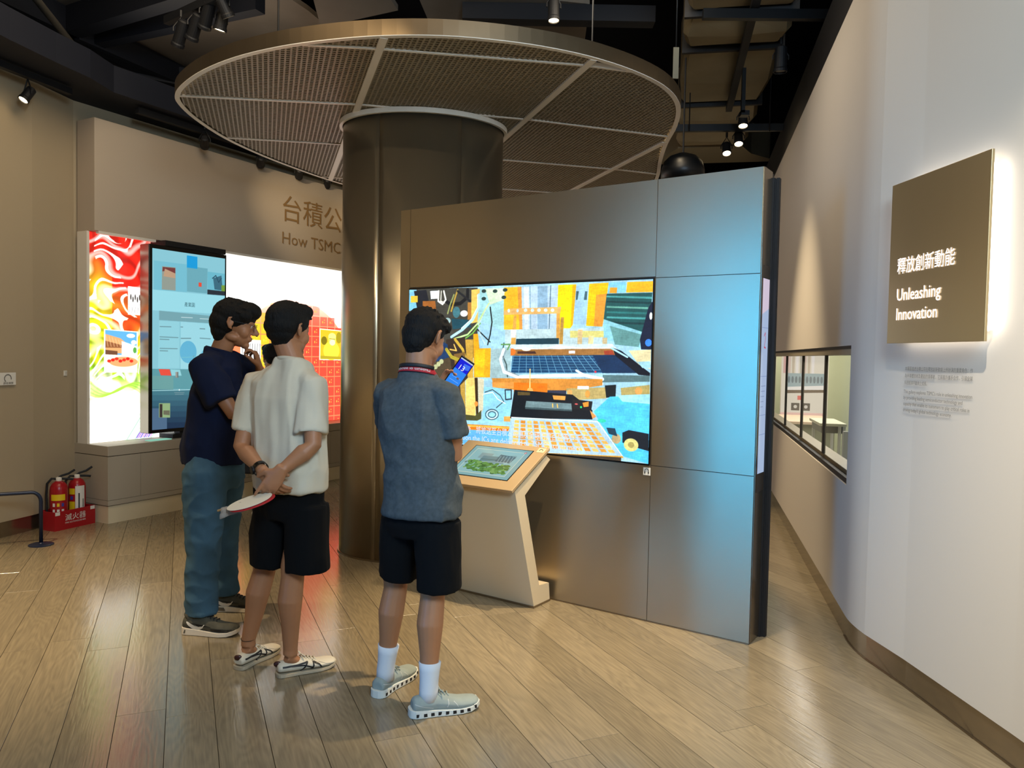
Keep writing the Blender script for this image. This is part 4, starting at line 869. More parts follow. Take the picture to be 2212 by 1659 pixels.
wt = thing('wall_text', 'small grey printed paragraph on the white wall below the bronze sign', 'lettering', FS.p(.49, -.013, 1.27))
for i, (t_, z_, w_) in enumerate([('本展區描述台積公司在釋放創新動能上所扮演的重要角色：作', 1.462, .462), ('為半導體技術及產能的領導者，它與客戶攜手合作，引領全球', 1.43, .462), ('科技經濟不斷向上成長。', 1.398, .168)]):
    text_on(t_, FS.p(.262, -.0125, z_), sx, up, .021, M['lettergrey'], wt, 'text_line', width=w_)
for i, (t_, z_, w_) in enumerate([('This gallery explores TSMC\'s role in unleashing innovation', 1.357, .468), ('by providing leading semiconductor technology and', 1.329, .41), ('capacity that enable its customers to play critical roles in', 1.301, .455), ('driving today\'s global technology economy.', 1.273, .345)]):
    text_on(t_, FS.p(.258, -.0125, z_), sx, up, .023, M['lettergrey'], wt, 'text_line', width=w_)

# ------------------------------------------------------------------ left display wall
FL = Frame((-3.39, 6.44), (.477, .879), (-.879, .477))
LEN = 5.4
cab = thing('display_plinth', 'long low beige plinth under the backlit mural, by the fire extinguishers', 'cabinet', FL.p(2.5, .2, 0))
cabm = mat('plinth_paint', 'b4aa98', .6)
mb = MB(); FL.box(mb, .004, LEN, .006, .5, .15, .655); mb.build('core', M['seam'], cab)
mb = MB(); FL.box(mb, 0, LEN, 0, .5, .576, .66); mb.build('top_slab', cabm, cab, bevel=.003)
mb = MB(); FL.box(mb, 0, LEN, 0, .47, .155, .197); mb.build('bottom_rail', cabm, cab)
us_ = [.003, .306, 1.52, 2.74, 3.96, LEN]
for a, b_ in zip(us_, us_[1:]):
    mb = MB(); FL.box(mb, a + .0015, b_ - .0015, 0, .01, .2, .571); mb.build('front_panel', cabm, cab)
mb = MB(); FL.box(mb, 0, .0065, .0015, .47, .2, .571); mb.build('side_panel', cabm, cab)
mb = MB(); FL.box(mb, .01, LEN, .012, .45, 0, .154); mb.build('kick_plate', mat('kick_floor_reflection', 'e9dab8', .35), cab)  # pale base colour imitates the floor's reflection in the kick plate

head = thing('header_panel', 'wide beige header box above the backlit mural with bronze lettering', 'header panel', FL.p(2.5, .2, 2.48))
hm = mat('header_paint', 'b8aa98', .8, bump=.02, bscale=250)
mb = MB(); FL.box(mb, .015, LEN, .2, .44, 2.485, 3.43); mb.build('box', hm, head, bevel=.002)
mb = MB(); FL.box(mb, .05, .60, .195, .235, 2.462, 2.484); FL.box(mb, 1.32, LEN, .195, .235, 2.462, 2.484); mb.build('bottom_trim', M['whitemetal'], head)
ux_ = FL.u
text_on('台積公司', FL.p(2.13, .198, 2.935), ux_, up, .31, M['letter'], head, 'lettering', width=1.29)
text_on('How TSMC U', FL.p(2.142, .198, 2.665), ux_, up, .185, M['letter'], head, 'lettering', width=1.145)

# backlit mural
def mural():
    W_, H_ = 1500, 803
    cv = Canvas(W_, H_, 'fdfdf6')
    X = cv.X / W_; Y = cv.Y / H_
    # colour ribbons on the left part
    n1 = vnoise(W_, H_, 150, 120, 11); n2 = vnoise(W_, H_, 60, 70, 12); n3 = vnoise(W_, H_, 200, 240, 13)
    wx = X * 3.4 + .35 * (n1 - .5) + .12 * (n2 - .5); wy = Y * 1.82 + .45 * (n3 - .5) + .16 * (n2 - .5)
    tcol = np.clip((Y * 1.25 + (n1 - .5) * .4 + (X * 3.4 < .22) * .14 - .02), 0, 1)
    stops = [0, .3, .42, .55, .7, .85, 1.0]
    cols = np.array([[.93, .13, .08], [.9, .12, .06], [.98, .45, .12], [1.0, .8, .12], [.95, .93, .12], [.55, .8, .15], [.95, 1, .75]])
    C = np.stack([np.interp(tcol, stops, cols[:, i]) for i in range(3)], -1)
    fl = np.sin((wx * 7 + wy * 11) * 2.2 + 7 * n1); dens = np.clip(1.25 + .8 * fl - np.clip((Y - .62) * 4, 0, 3), 0, 1)
    lines_ = (np.sin((wx * 60 + wy * 34) + 16 * n1) > .55) & (n2 > .42)
    shade = .82 + .18 * np.sin((wx * 9 - wy * 14) * 2 + 9 * n2)
    mask = dens * np.clip((.72 - X * 3.4) * 5, 0, 1) * np.clip((.86 - Y) * 12, 0, 1)
    mask = np.where(lines_, mask * .25, mask)
    cv.a = cv.a * (1 - mask[..., None]) + (C * shade[..., None]) * mask[..., None]
    def P(u, z): return (u / 3.4 * W_, (2.48 - z) / 1.82 * H_)
    # green and purple ribbons at the lower right of the left part
    for i in range(14):
        k = i / 13
        cv.line(['a8d8b0', '7cc88c', '9fe0c0', 'c8e8d0'][i % 4], 5, [P(.30 + .25 * k + .3 * t, .60 + .32 * t + .12 * t * (1 - k)) for t in [j / 10 for j in range(11)]], .8)
    for i in range(8):
        cv.line(['7020b0', '9040d0', '4a20a0', 'd060c0'][i % 4], 5, [P(.46 + .02 * i + .10 * t, .67 + .16 * t * (1 - t * .4)) for t in [j / 8 for j in range(9)]], .8)
    for i in range(10):
        cv.line(['8cc63c', '63a828', 'b8d848'][i % 3], 6, [P(.02 + .5 * t, 1.19 - .07 * math.sin(t * 5 + i * .12) - .09 * t - i * .006) for t in [j / 14 for j in range(15)]], .55)
    # dome of red tiles
    cx, cz, rx_, rz_ = 2.46, 1.05, 1.02, 1.02
    dome = ((X * 3.4 - cx) / rx_) ** 2 + ((2.48 - Y * 1.82 - cz) / rz_) ** 2
    z_ = 2.48 - Y * 1.82
    pink = np.clip((1.02 - dome) * 40, 0, 1) * (z_ > .0)
    lo = np.clip((2.06 - z_) / .35, 0, 1)
    pc = np.stack([np.full_like(lo, 1.0), .80 - .35 * lo, .74 - .45 * lo], -1)
    cv.a = cv.a * (1 - pink[..., None]) + pc * pink[..., None]
    for iu in range(0, 16):
        for iz in range(0, 12):
            u0 = 1.68 + iu * .131; z0 = .60 + iz * .119
            uc, zc = u0 + .06, z0 + .055
            if ((uc - cx) / rx_) ** 2 + ((zc - cz) / rz_) ** 2 > .97 or uc > 3.38: continue
            k = min(1, max(0, (uc - 2.05 - .35 * (1.5 - zc)) / .6))
            a = np.array([.72, .66, .15]); b2 = np.array([.93, .25, .19])
            c_ = a * (1 - k) + b2 * k; al = min(1, max(.35, (2.08 - zc) * 3))
            cv.poly(tuple(c_), [P(u0, z0), P(u0 + .119, z0), P(u0 + .119, z0 + .107), P(u0, z0 + .107)], al)
            for q in ((0, 0), (.119, 0)): pass
            if (iu * 7 + iz * 5) % 3 != 1:
                yc = tuple(c_ * .4 + np.array([1, .9, .3]) * .6)
                cv.ell(yc, *P(uc - .018, zc - .008), 3.4, 6.5); cv.ell(yc, *P(uc + .012, zc + .018), 2.8, 3.2); cv.ell(yc, *P(uc + .012, zc - .012), 2.8, 3.2)
    # printed photographs
    cv.poly('ffffff', [P(.143, 1.652), P(.470, 1.64), P(.465, 1.268), P(.143, 1.272)])
    cv.poly('4f8fd8', [P(.153, 1.645), P(.46, 1.633), P(.457, 1.42), P(.153, 1.43)])
    cv.ell('ffffff', *P(.40, 1.60), 18, 8); cv.ell('e8f2fc', *P(.43, 1.54), 12, 9)
    cv.poly('b88a5a', [P(.155, 1.61), P(.30, 1.575), P(.40, 1.50), P(.33, 1.44), P(.155, 1.44)]); cv.poly('7a4a2c', [P(.155, 1.55), P(.33, 1.51), P(.36, 1.49), P(.155, 1.49)])
    for i in range(6): cv.line('d8b080', 1.5, [P(.16 + i * .03, 1.60 - i * .01), P(.18 + i * .03, 1.50)])
    cv.poly('d8dce2', [P(.31, 1.55), P(.455, 1.51), P(.455, 1.42), P(.31, 1.42)]); cv.poly('5a3a28', [P(.155, 1.47), P(.27, 1.46), P(.27, 1.42), P(.155, 1.43)])
    cv.ell('4c8a3a', *P(.44, 1.47), 8, 12)
    cv.poly('f2e2d0', [P(.153, 1.43), P(.457, 1.42), P(.455, 1.28), P(.153, 1.283)])
    cv.ell('dd8a5a', *P(.33, 1.365), 62, 20)
    for i in range(7): cv.ell(['e02818', 'c81c14'][i % 2], *P(.19 + i * .036, 1.372 + .01 * (i % 3)), 8, 6)
    cv.poly('e8e8e4', [P(.372, 2.045), P(.60, 2.04), P(.60, 1.79), P(.372, 1.79)])
    for i in range(9): cv.ell('35302c', *P(.40 + .022 * i, 1.95 - .02 * (i % 2)), 3, 12)
    for zz in (2.0, 1.885): cv.line('a8a8a4', 2, [P(.372, zz), P(.6, zz)])
    for i in range(7): cv.line('707070', 2, [P(.385 + .03 * i, 1.86), P(.38 + .03 * i, 1.81)])
    cv.poly('fff8c8', [P(2.85, 1.762), P(3.25, 1.75), P(3.25, 1.385), P(2.85, 1.39)])
    cv.poly('b8a020', [P(2.865, 1.75), P(3.238, 1.74), P(3.238, 1.395), P(2.865, 1.40)])
    cv.ell('6a5c10', *P(2.93, 1.62), 22, 22); cv.ell('8c7c18', *P(3.19, 1.66), 22, 30)
    cv.ell('d8c838', *P(3.06, 1.50), 62, 50); cv.ell('e8dc50', *P(3.07, 1.64), 30, 32); cv.ell('f4ea70', *P(3.07, 1.67), 30, 20); cv.ell('faf4a0', *P(3.075, 1.60), 22, 16)
    cv.line('5a4c10', 3, [P(3.02, 1.645), P(3.12, 1.642)]); cv.poly('9c8a20', [P(2.87, 1.44), P(3.23, 1.43), P(3.23, 1.4), P(2.87, 1.4)])
    # striped photograph half hidden in the middle
    cv.poly('f4f4f0', [P(1.66, 1.60), P(1.94, 1.60), P(1.94, 1.28), P(1.66, 1.28)])
    for i in range(8): cv.line('303030', 3, [P(1.69 + i * .034, 1.56), P(1.68 + i * .034, 1.33)])
    cv.blur(1)
    return cv.image('mural')


box = thing('backlit_mural', 'long backlit mural of red, orange and yellow ribbons and a dome of red tiles', 'light box', FL.p(1.7, .3, .66))
mb = MB(); FL.box(mb, .0, LEN, .31, .42, .66, 2.483); mb.build('case', M['whitemetal'], box)
mb = MB(); FL.box(mb, .0, .024, .285, .31, .661, 2.484); mb.build('end_post', M['whitemetal'], box)
quad('print', [FL.p(.026, .305, 2.483), FL.p(3.42, .305, 2.483), FL.p(3.42, .305, .662), FL.p(.026, .305, .662)], screen_mat('mural_glow', mural(), 2.1, .4), box)
mb = MB(); FL.box(mb, 3.42, LEN, .300, .306, .661, 2.483); mb.build('print_end', emat('mural_white', 'fff6ea', 1.9), box)

# portrait touch monitor sliding on rails in front of the mural
cv = Canvas(460, 924, '8ccddc'); cv.ops(MONITOR_ART); cv.blur(1)
mon = thing('touch_monitor', 'tall portrait touch monitor on a black rail in front of the mural', 'monitor', FL.p(.9, .12, .70))
mb = MB(); FL.box(mb, .452, 1.302, .082, .205, .725, 2.425); mb.build('housing', M['rubber'], mon, bevel=.002)
mb = MB(); FL.box(mb, .446, .4515, .09, .205, .73, 2.42); mb.build('side_panel', mat('monitor_side', '8b8578', .25, .8), mon)
quad('picture', [FL.p(.478, .0805, 2.388), FL.p(1.283, .0805, 2.388), FL.p(1.283, .0805, .757), FL.p(.478, .0805, .757)], screen_mat('monitor_glow', cv.image('monitor_page'), .95), mon)
cl = emat('screen_text', '3a6a78', .6)
text_on('產業園', FL.p(.812, .079, 1.892), ux_, up, .046, cl, mon, 'screen_text', width=.115)
mb = MB(); FL.box(mb, .62, 1.30, .09, .30, 2.43, 2.478); mb.build('top_carriage', M['black'], mon)
mb = MB(); FL.box(mb, .70, 1.24, .09, .28, .661, .70); FL.box(mb, .80, 1.1, .12, .2, .70, .726); mb.build('bottom_carriage', M['black'], mon)
# small lit label plate on the plinth below the monitor
lp_ = MB(); FL.box(lp_, .44, .66, .05, .13, .6605, .667); o = lp_.build('label_stand', emat('label_glow', '8fd0b8', .9), None); tag(o, 'small glowing green label plate lying on the plinth under the monitor', 'label')

# wall switch and audio sign on the left wall
FW = Frame((-3.935, 5.888), (.075, .302), (-.97, .24))
sw = thing('wall_switch', 'small white square switch plate on the beige left wall', 'switch', FW.p(.66, 0, 1.27))
FW2 = Frame((-3.86, 6.19), (.06, .47), (-.992, .127))
mb = MB(); FW2.box(mb, .345, .378, -.009, 0, 1.245, 1.29); mb.build('plate', M['white'], sw, bevel=.001)
mb = MB(); FW2.box(mb, .354, .369, -.012, -.009, 1.255, 1.28); mb.build('rocker', mat('switch_grey', 'c8c4ba', .4), sw)
sg = thing('audio_guide_sign', 'white audio guide sign cut off by the left edge of the photo', 'sign', FW.p(.1, 0, 1.2))
mb = MB(); FW.box(mb, -.02, .135, -.016, -.012, 1.188, 1.285); mb.build('plate', M['white'], sg)
mb = MB(); mb.tube([FW.p(.062 + .03 * math.cos(a), -.018, 1.24 + .03 * math.sin(a)) for a in [PI * i / 8 - .3 for i in range(12)]], .003, 6); mb.build('headphone_symbol', M['lettergrey'], sg)
text_on('語音導覽', FW.p(.02, -.017, 1.197), FW.u, up, .018, M['lettergrey'], sg, 'lettering', width=.09)

# ------------------------------------------------------------------ fire extinguishers in their red tray
tray = thing('extinguisher_tray', 'low red metal tray with white characters standing in the corner', 'tray', (-3.68, 6.3, 0))
FT = Frame((-3.665, 6.145), (.14, .345), (-.927, .376))
TLn = .372; TD = .17
tb = MB(); FT.box(tb, 0, TLn, 0, .004, 0, .155); FT.box(tb, 0, TLn, TD - .004, TD, 0, .155); FT.box(tb, 0, .004, .004, TD - .004, 0, .155); FT.box(tb, TLn - .004, TLn, .004, TD - .004, 0, .155); FT.box(tb, .004, TLn - .004, .004, TD - .004, 0, .004)
tb.build('tray_box', M['red'], tray)
text_on('滅火器', FT.p(.09, -.0005, .075), FT.u, up, .06, M['white'], tray, 'lettering', width=.19)
text_on('FIRE EXTINGUISHER', FT.p(.09, -.0005, .048), FT.u, up, .018, M['white'], tray, 'lettering', width=.19)
for u in (.005, .325):
    mb = MB(); FT.box(mb, u, u + .04, -.003, -.0005, .125, .153); mb.build('corner_label', M['white'], tray)


def extinguisher(u, s, label, rot, style):
    base = FT.p(u, s, .004); t = thing('fire_extinguisher', label, 'extinguisher', base, 'fire extinguishers in the red tray')
    Rz = Matrix.Rotation(rot, 3, 'Z')
    def W(p): return base + Rz @ Vector(p)
    r = .066
    mb = MB(); mb.lathe([(.055, 0), (.062, .004), (r, .015), (r, .315), (.062, .345), (.048, .37), (.028, .385), (.018, .39)], base, 28); mb.build('cylinder', M['red'], t, smooth=True)
    mb = MB(); mb.lathe([(.02, .385), (.022, .39), (.022, .415), (.012, .42)], base, 16); mb.build('valve', M['whitemetal'], t, smooth=True)
    mb = MB()
    mb.tube([W((.0, 0, .415)), W((.02, 0, .43)), W((.07, 0, .445)), W((.115, 0, .475))], [(.009, .004)] * 4, 8)
    mb.tube([W((.0, 0, .41)), W((.03, 0, .405)), W((.08, 0, .40)), W((.105, 0, .395))], [(.009, .004)] * 4, 8)
    mb.build('handle', M['black'], t)
    mb = MB(); mb.tube([W((-.015, 0, .405)), W((-.05, 0, .41)), W((-.082, 0, .37)), W((-.088, 0, .28)), W((-.085, 0, .16)), W((-.082, 0, .10))], [.009, .009, .009, .009, .009, .012], 8); mb.build('hose', M['black'], t, smooth=True)
    # printed label wrapped on the cylinder: bands
    def band(a0, a1, z0, z1, m, nm, e=.0008):
        mb = MB(); n = 8; vs = []
        for i in range(n + 1):
            a = a0 + (a1 - a0) * i / n
            vs += [(base.x + (r + e) * math.cos(a), base.y + (r + e) * math.sin(a), base.z + z0), (base.x + (r + e) * math.cos(a), base.y + (r + e) * math.sin(a), base.z + z1)]
        mb.add(vs, [(2 * i, 2 * i + 2, 2 * i + 3, 2 * i + 1) for i in range(n)]); return mb.build(nm, m, t, smooth=True)
    yl = LY; ca = -1.05      # towards the viewer
    if style == 0:
        band(ca - .9, ca + .75, .235, .285, yl, 'yellow_band'); band(ca - .9, ca + .85, .02, .115, M['white'], 'white_label')
        for i, c in enumerate([M['white'], yl, BLUE, M['white'], M['white'], M['white']]):
            a = ca - .55 + (i % 3) * .5; z = .20 if i < 3 else .15
            band(a - .14, a + .14, z - .014, z + .014, c, 'pictogram', .0012)
        band(ca + .1, ca + .6, .025, .07, yl, 'yellow_mark', .0014)
        text_on('滅火器', base + Vector((r + .002) * Vector((math.cos(ca), math.sin(ca), 0))) + Vector((-.03, -.0, .25)), Vector((math.sin(-ca), math.cos(ca), 0)), up, .022, M['black'], t, 'label_text', width=.06)
    else:
        band(ca - .2, ca + .95, .09, .33, M['white'], 'white_label'); band(ca - 1.0, ca - .25, .26, .31, yl, 'yellow_band'); band(ca - 1.0, ca - .25, .04, .2, yl, 'yellow_mark')
        band(ca + .15, ca + .3, .13, .27, M['black'], 'label_print', .0014); band(ca + .65, ca + .8, .15, .22, M['lettergrey'], 'label_print', .0014)
        band(ca - .8, ca - .45, .215, .245, BLUE, 'pictogram', .0012)
    return t


LY = mat('label_yellow', 'e8c818', .45); BLUE = mat('label_blue', '3a3f9c', .45)
extinguisher(.10, .082, 'left red fire extinguisher with round pictograms on its label', .5, 0)
extinguisher(.27, .088, 'right red fire extinguisher with a tall white label', .7, 1)

# ------------------------------------------------------------------ low barrier rail
rail = thing('barrier_rail', 'low dark blue tubular barrier rail on a round foot at the left edge', 'rail', (-3.52, 5.73, 0))
rp_ = [(-3.52, 5.73, .012), (-3.52, 5.73, .33)] + [(-3.52 - .06 * (1 - math.cos(a)) * .86, 5.73 - .06 * (1 - math.cos(a)) * .5, .33 + .072 * math.sin(a)) for a in [PI / 2 * i / 6 for i in range(1, 7)]] + [(-3.9, 5.51, .402), (-4.12, 5.38, .402)]
mb = MB().tube(rp_, .0135, 14); mb.build('tube', M['railing'], rail, smooth=True)
mb = MB().lathe([(.085, 0), (.085, .006), (.07, .011), (.02, .014), (.016, .02)], (-3.52, 5.73, 0), 32); mb.build('foot_disc', M['railing'], rail, smooth=False)

# ------------------------------------------------------------------ room behind the window: poster wall, desk, blue figure
cv = Canvas(300, 360, 'e6dcc8')
for i in range(7): cv.poly(['d8c0b0', 'c8b8a0', 'f0e8e0', 'b8b0a0'][i % 4], [(40 + i * 26, 10), (60 + i * 26, 10), (58 + i * 26, 150), (42 + i * 26, 150)])
cv.poly('9cb0b0', [(30, 150), (290, 150), (290, 215), (30, 215)]); cv.poly('d8a8a0', [(10, 0), (50, 0), (40, 150), (10, 150)])
for i in range(10): cv.ell('6a7a80', 50 + i * 24, 180, 8, 16)
cv.poly('f4eee4', [(30, 215), (290, 205), (290, 225), (30, 230)]); cv.poly('6a5848', [(30, 230), (290, 225), (290, 238), (30, 245)])
cv.poly('e06a60', [(110, 255), (140, 255), (140, 275), (110, 275)])
for i in range(2): cv.poly('4a4440', [(70 + i * 70, 290), (125 + i * 70, 290), (125 + i * 70, 325), (70 + i * 70, 325)]); cv.ell('d8d0c0', 98 + i * 70, 307, 12, 8)
cv.poly('f2c4b4', [(0, 335), (300, 335), (300, 360), (0, 360)])
pw = thing('lit_poster_wall', 'pale lit exhibit board with pictures seen through the gallery window', 'display', FR.p(6.5, .6, 0))
mb = MB(); FR.box(mb, 6.5, 6.55, .32, .92, 0, 1.9); mb.build('panel', M['white'], pw)
quad('picture', [FR.p(6.49, .325, 1.75), FR.p(6.49, .90, 1.75), FR.p(6.49, .90, .72), FR.p(6.49, .325, .72)], screen_mat('poster_glow', cv.image('poster'), .9), pw)
dk = thing('display_counter', 'grey counter with pale top standing behind the middle window panes', 'counter', FR.p(5.6, .55, 0))
mb = MB(); FR.box(mb, 5.2, 6.3, .22, .80, 0, .74); mb.build('body', mat('counter_grey', '8a8c72', .6), dk); mb = MB(); FR.box(mb, 5.15, 6.35, .20, .82, .74, .77); mb.build('top', mat('counter_pale', 'e0c4a8', .5), dk)
tb_ = thing('white_desk', 'pale desk on white posts behind the nearest window pane', 'desk', FR.p(3.6, .5, 0))
mb = MB(); FR.box(mb, 3.4, 4.1, .36, .60, .87, .895); mb.build('desk_top', mat('desk_pale', 'd0d0b4', .5), tb_)
mb = MB(); FR.box(mb, 3.45, 4.05, .38, .58, .80, .87); mb.build('drawer_box', mat('desk_dark', '4a5048', .5), tb_)
for u, s in ((3.42, .53), (3.42, .57), (4.0, .38), (4.0, .56)):
    mb = MB(); FR.box(mb, u, u + .03, s, s + .025, 0, .80 if u > 3.5 else .87); mb.build('leg', M['white'], tb_)
bp_ = MB(); FR.box(bp_, 3.0, 3.03, .50, .56, .0, .86); FR.box(bp_, 2.98, 3.05, .49, .57, 0, .02); o = bp_.build('white_post', M['white'], None); tag(o, 'white upright post at the right of the nearest window pane', 'post')

# ------------------------------------------------------------------ ceiling equipment
def tube_thing(name, label, cat, pts, r, m, group=None, n=10):
    mb = MB().tube(pts, r, n); o = mb.build(name, m, None, smooth=True); tag(o, label, cat, group); return o


def beam(name, label, a, b, w, h, m=None, group='dark roof beams over the left side'):
    a = Vector(a); b = Vector(b); d = (b - a); d.z = 0; d.normalize(); n_ = Vector((-d.y, d.x, 0)) * w / 2
    mb = MB(); up_ = Vector((0, 0, h))
    vs = [a - n_, b - n_, b + n_, a + n_]; vs = vs + [v + up_ for v in vs]
    mb.add(vs, [(3, 2, 1, 0), (4, 5, 6, 7), (0, 1, 5, 4), (1, 2, 6, 5), (2, 3, 7, 6), (3, 0, 4, 7)])
    o = mb.build(name, m or M['beam'], None); tag(o, label, 'beam', group); return o


beam('roof_beam', 'dark blue roof beam running along the top left corner of the photo', (-4.75, 6.4, 4.5), (-3.75, 9.6, 4.5), .16, .25)
beam('roof_beam', 'upper of two parallel dark beams crossing behind the grey pipe', (-4.4, 7.6, 4.5), (-2.5, 6.55, 4.5), .16, .25)
beam('roof_beam', 'lower of two parallel dark beams crossing behind the grey pipe', (-4.3, 7.85, 4.5), (-2.3, 6.95, 4.5), .12, .22)
beam('roof_beam', 'thin dark beam reaching down towards the left end of the canopy', (-4.3, 7.6, 4.48), (-3.6, 9.4, 4.48), .07, .2)
beam('roof_beam', 'thin diagonal dark beam joining the others near the left wall', (-4.9, 8.1, 4.46), (-3.5, 9.0, 4.46), .06, .2)
sl = MB().prism([(-4.5, 5.5), (-2.75, 5.9), (-2.05, 7.6), (-1.6, 9.2), (-3.0, 10.5), (-5.3, 9.5)], 4.8, 4.85); o = sl.build('ceiling_slab', M['soffit'], None); o['kind'] = 'structure'
sl = MB().prism([(-.9, 6.6), (.62, 6.9), (.66, 7.9), (-.8, 7.9)], 4.6, 4.65).prism([(-1.75, 6.4), (-1.2, 6.4), (-1.1, 7.1), (-1.9, 7.5)], 4.6, 4.65); o = sl.build('ceiling_slab', M['soffit'], None); o['kind'] = 'structure'
beam('roof_beam', 'black beam behind the single lamp above the canopy', (-.5, 6.95, 4.45), (1.2, 6.95, 4.45), .14, .14)
tube_thing('grey_pipe', 'thin grey pipe slanting across the dark ceiling at top left', 'pipe', [(-3.45, 5.3, 4.3), (-3.89, 6.25, 4.3), (-4.22, 7.55, 4.3)], .032, mat('pipe_grey', '7c776b', .5, .3))
# ventilation duct
duct = thing('ventilation_duct', 'long silver brown insulated duct under the ceiling at right', 'duct', (1.8, 7, 4.2))
dd = Vector((.19, .982, 0)).normalized(); dq = Vector((.982, -.19, 0)).normalized()
d0 = Vector((1.05, 4.7, 0)); st = [0, .68, 1.48, 2.2, 3.7, 4.6, 5.4]
def dpt(t, q, z): return d0 + dd * t + dq * q + Vector((0, 0, z))
for a, b_ in zip(st, st[1:]):
    mb = MB(); g = .025; bul = .03
    rings = []
    for t, e in ((a + g, -.02), (a + g + .06, 0), ((a + b_) / 2, bul), (b_ - g - .06, 0), (b_ - g, -.02)):
        w0, w1, zb, zt = -.0 - e, .80 + e, 4.2 - e, 4.75
        rings.append([dpt(t, w0 + .04, zb), dpt(t, (w0 + w1) / 2, zb - e * .6), dpt(t, w1 - .04, zb), dpt(t, w1, zb + .04), dpt(t, w1, zt), dpt(t, w0, zt), dpt(t, w0, zb + .04)])
    mb.ringloft(rings); mb.build('duct_section', M['duct'], duct, smooth=False)
mb = MB(); rings = []
for t, e in ((5.42, 0), (5.8, .15), (6.1, .42), (6.25, .45)):
    rings.append([dpt(t, 0 - e, 4.2), dpt(t, .8 + e, 4.2), dpt(t, .8 + e, 4.6), dpt(t, 0 - e, 4.6)])
mb.ringloft(rings); mb.build('flared_end', mat('duct_end', '8d8168', .45, .4), duct)
for t in st[1:-1]:
    mb = MB(); mb.add([dpt(t - .02, -.03, 4.17), dpt(t + .02, -.03, 4.17), dpt(t + .02, .83, 4.17), dpt(t - .02, .83, 4.17), dpt(t - .02, -.03, 4.75), dpt(t + .02, -.03, 4.75), dpt(t + .02, .83, 4.75), dpt(t - .02, .83, 4.75)],
                     [(3, 2, 1, 0), (4, 5, 6, 7), (0, 1, 5, 4), (1, 2, 6, 5), (2, 3, 7, 6), (3, 0, 4, 7)]); mb.build('strap', M['black'], duct)
for i, (a, b_, w_) in enumerate([((1.35, 5.75, 3.99), (2.5, 5.72, 3.99), .05), ((1.6, 8.0, 3.82), (2.7, 7.9, 3.82), .05)]):
    o = beam('support_rail', ['dark steel rail crossing under the duct near the top edge', 'dark steel rail with lamps crossing under the far end of the duct'][i], a, b_, w_, .07, M['dark'], 'rails under the duct')
beam('long_track', 'long black lighting track running under the duct', (1.5, 4.6, 4.065), (2.2, 8.1, 4.065), .06, .05, M['black'], None)
beam('wall_track', 'black lighting track along the top of the left wall', (-3.95, 5.2, 3.53), (-3.62, 6.3, 3.53), .05, .05, M['black'], None)
bt = beam('wall_track', 'long black lighting track above the header panel', (-3.3, 6.75, 3.53), (-1.95, 9.3, 3.53), .05, .05, M['black'], None)


def lamp_head(loc, tgt, label, group, r=.04, ln=.13, lit=True, drop=.12):
    loc = Vector(loc); d = (Vector(tgt) - loc).normalized()
    t = thing('track_spotlight', label, 'spotlight', loc, group)
    q = d.to_track_quat('Z', 'Y').to_matrix()
    mb = MB(); mb.lathe([(r * .55, -ln), (r * .85, -ln + .01), (r * .9, -.03), (r, -.02), (r, 0), (r * .85, 0), (r * .8, -.012), (0.002, -.014)], loc, 20, q); mb.build('head', M['black'], t, smooth=False)
    mb = MB(); mb.lathe([(r * .80, -.010), (r * .80, -.008), (.001, -.008)], loc, 20, q); mb.build('lens', M['lamp'] if lit else M['rubber'], t)
    top = loc - d * ln * .5 + Vector((0, 0, drop)); mid = loc - d * ln * .5
    side = d.cross(Vector((0, 0, 1))).normalized() * r * 1.15
    mb = MB(); mb.tube([mid + side, mid + side + Vector((0, 0, .03)), top, mid - side + Vector((0, 0, .03)), mid - side], .006, 6); mb.tube([top, top + Vector((0, 0, .05))], .012, 8); mb.build('bracket', M['black'], t)
    return t


HG = 'spotlights above the header panel'
lamp_head((-3.76, 5.92, 3.36), (-4.3, 4.9, 1.6), 'lit spotlight hanging from the track at the far left', None)
for i, (p, lb) in enumerate([((-2.97, 7.40, 3.42), 'first unlit spotlight above the header panel, nearest the viewer'), ((-2.67, 8.11, 3.42), 'second spotlight above the header panel, left of the canopy edge'), ((-2.41, 8.61, 3.42), 'third spotlight above the header panel'), ((-2.21, 9.06, 3.42), 'rightmost spotlight above the header lettering')]):
    lamp_head(p, (p[0] - .35, p[1] + .9, 2.9), lb, HG, lit=False, r=.042)
lamp_head((-2.24, 5.85, 3.88), (-3.2, 6.3, 0), 'lit spotlight, lower of the pair above the left of the canopy', 'pair of lit spotlights', r=.05)
lamp_head((-2.12, 5.71, 3.92), (-.9, 7.4, .5), 'lit spotlight, upper of the pair above the left of the canopy', 'pair of lit spotlights', r=.05)
for i, (p, q_) in enumerate([((-2.60, 5.95, 3.80), (-3.3, 6.6, 2.6)), ((-2.48, 5.92, 3.84), (-3.2, 6.6, 2.7)), ((-2.36, 5.86, 3.90), (-3.0, 6.6, 2.8))]):
    lamp_head(p, q_, ['unlit black spotlight, lowest of the cluster left of the lit pair', 'unlit black spotlight, middle of the cluster left of the lit pair', 'unlit black spotlight, highest of the cluster left of the lit pair'][i], 'unlit spotlight cluster', lit=False, r=.05, ln=.2)
beam('cluster_track', 'black track carrying the cluster of spotlights above the left of the canopy', (-2.75, 6.1, 4.02), (-1.95, 5.5, 4.02), .05, .06, M['black'], None)
lamp_head((.25, 5.62, 3.9), (.35, 5.2, 0), 'single lit spotlight above the middle of the canopy', None, r=.045, ln=.2)
lamp_head((-.46, 5.98, 4.26), (-.5, 5.2, 0), 'lit spotlight half cut by the top edge of the photo', None, r=.05)
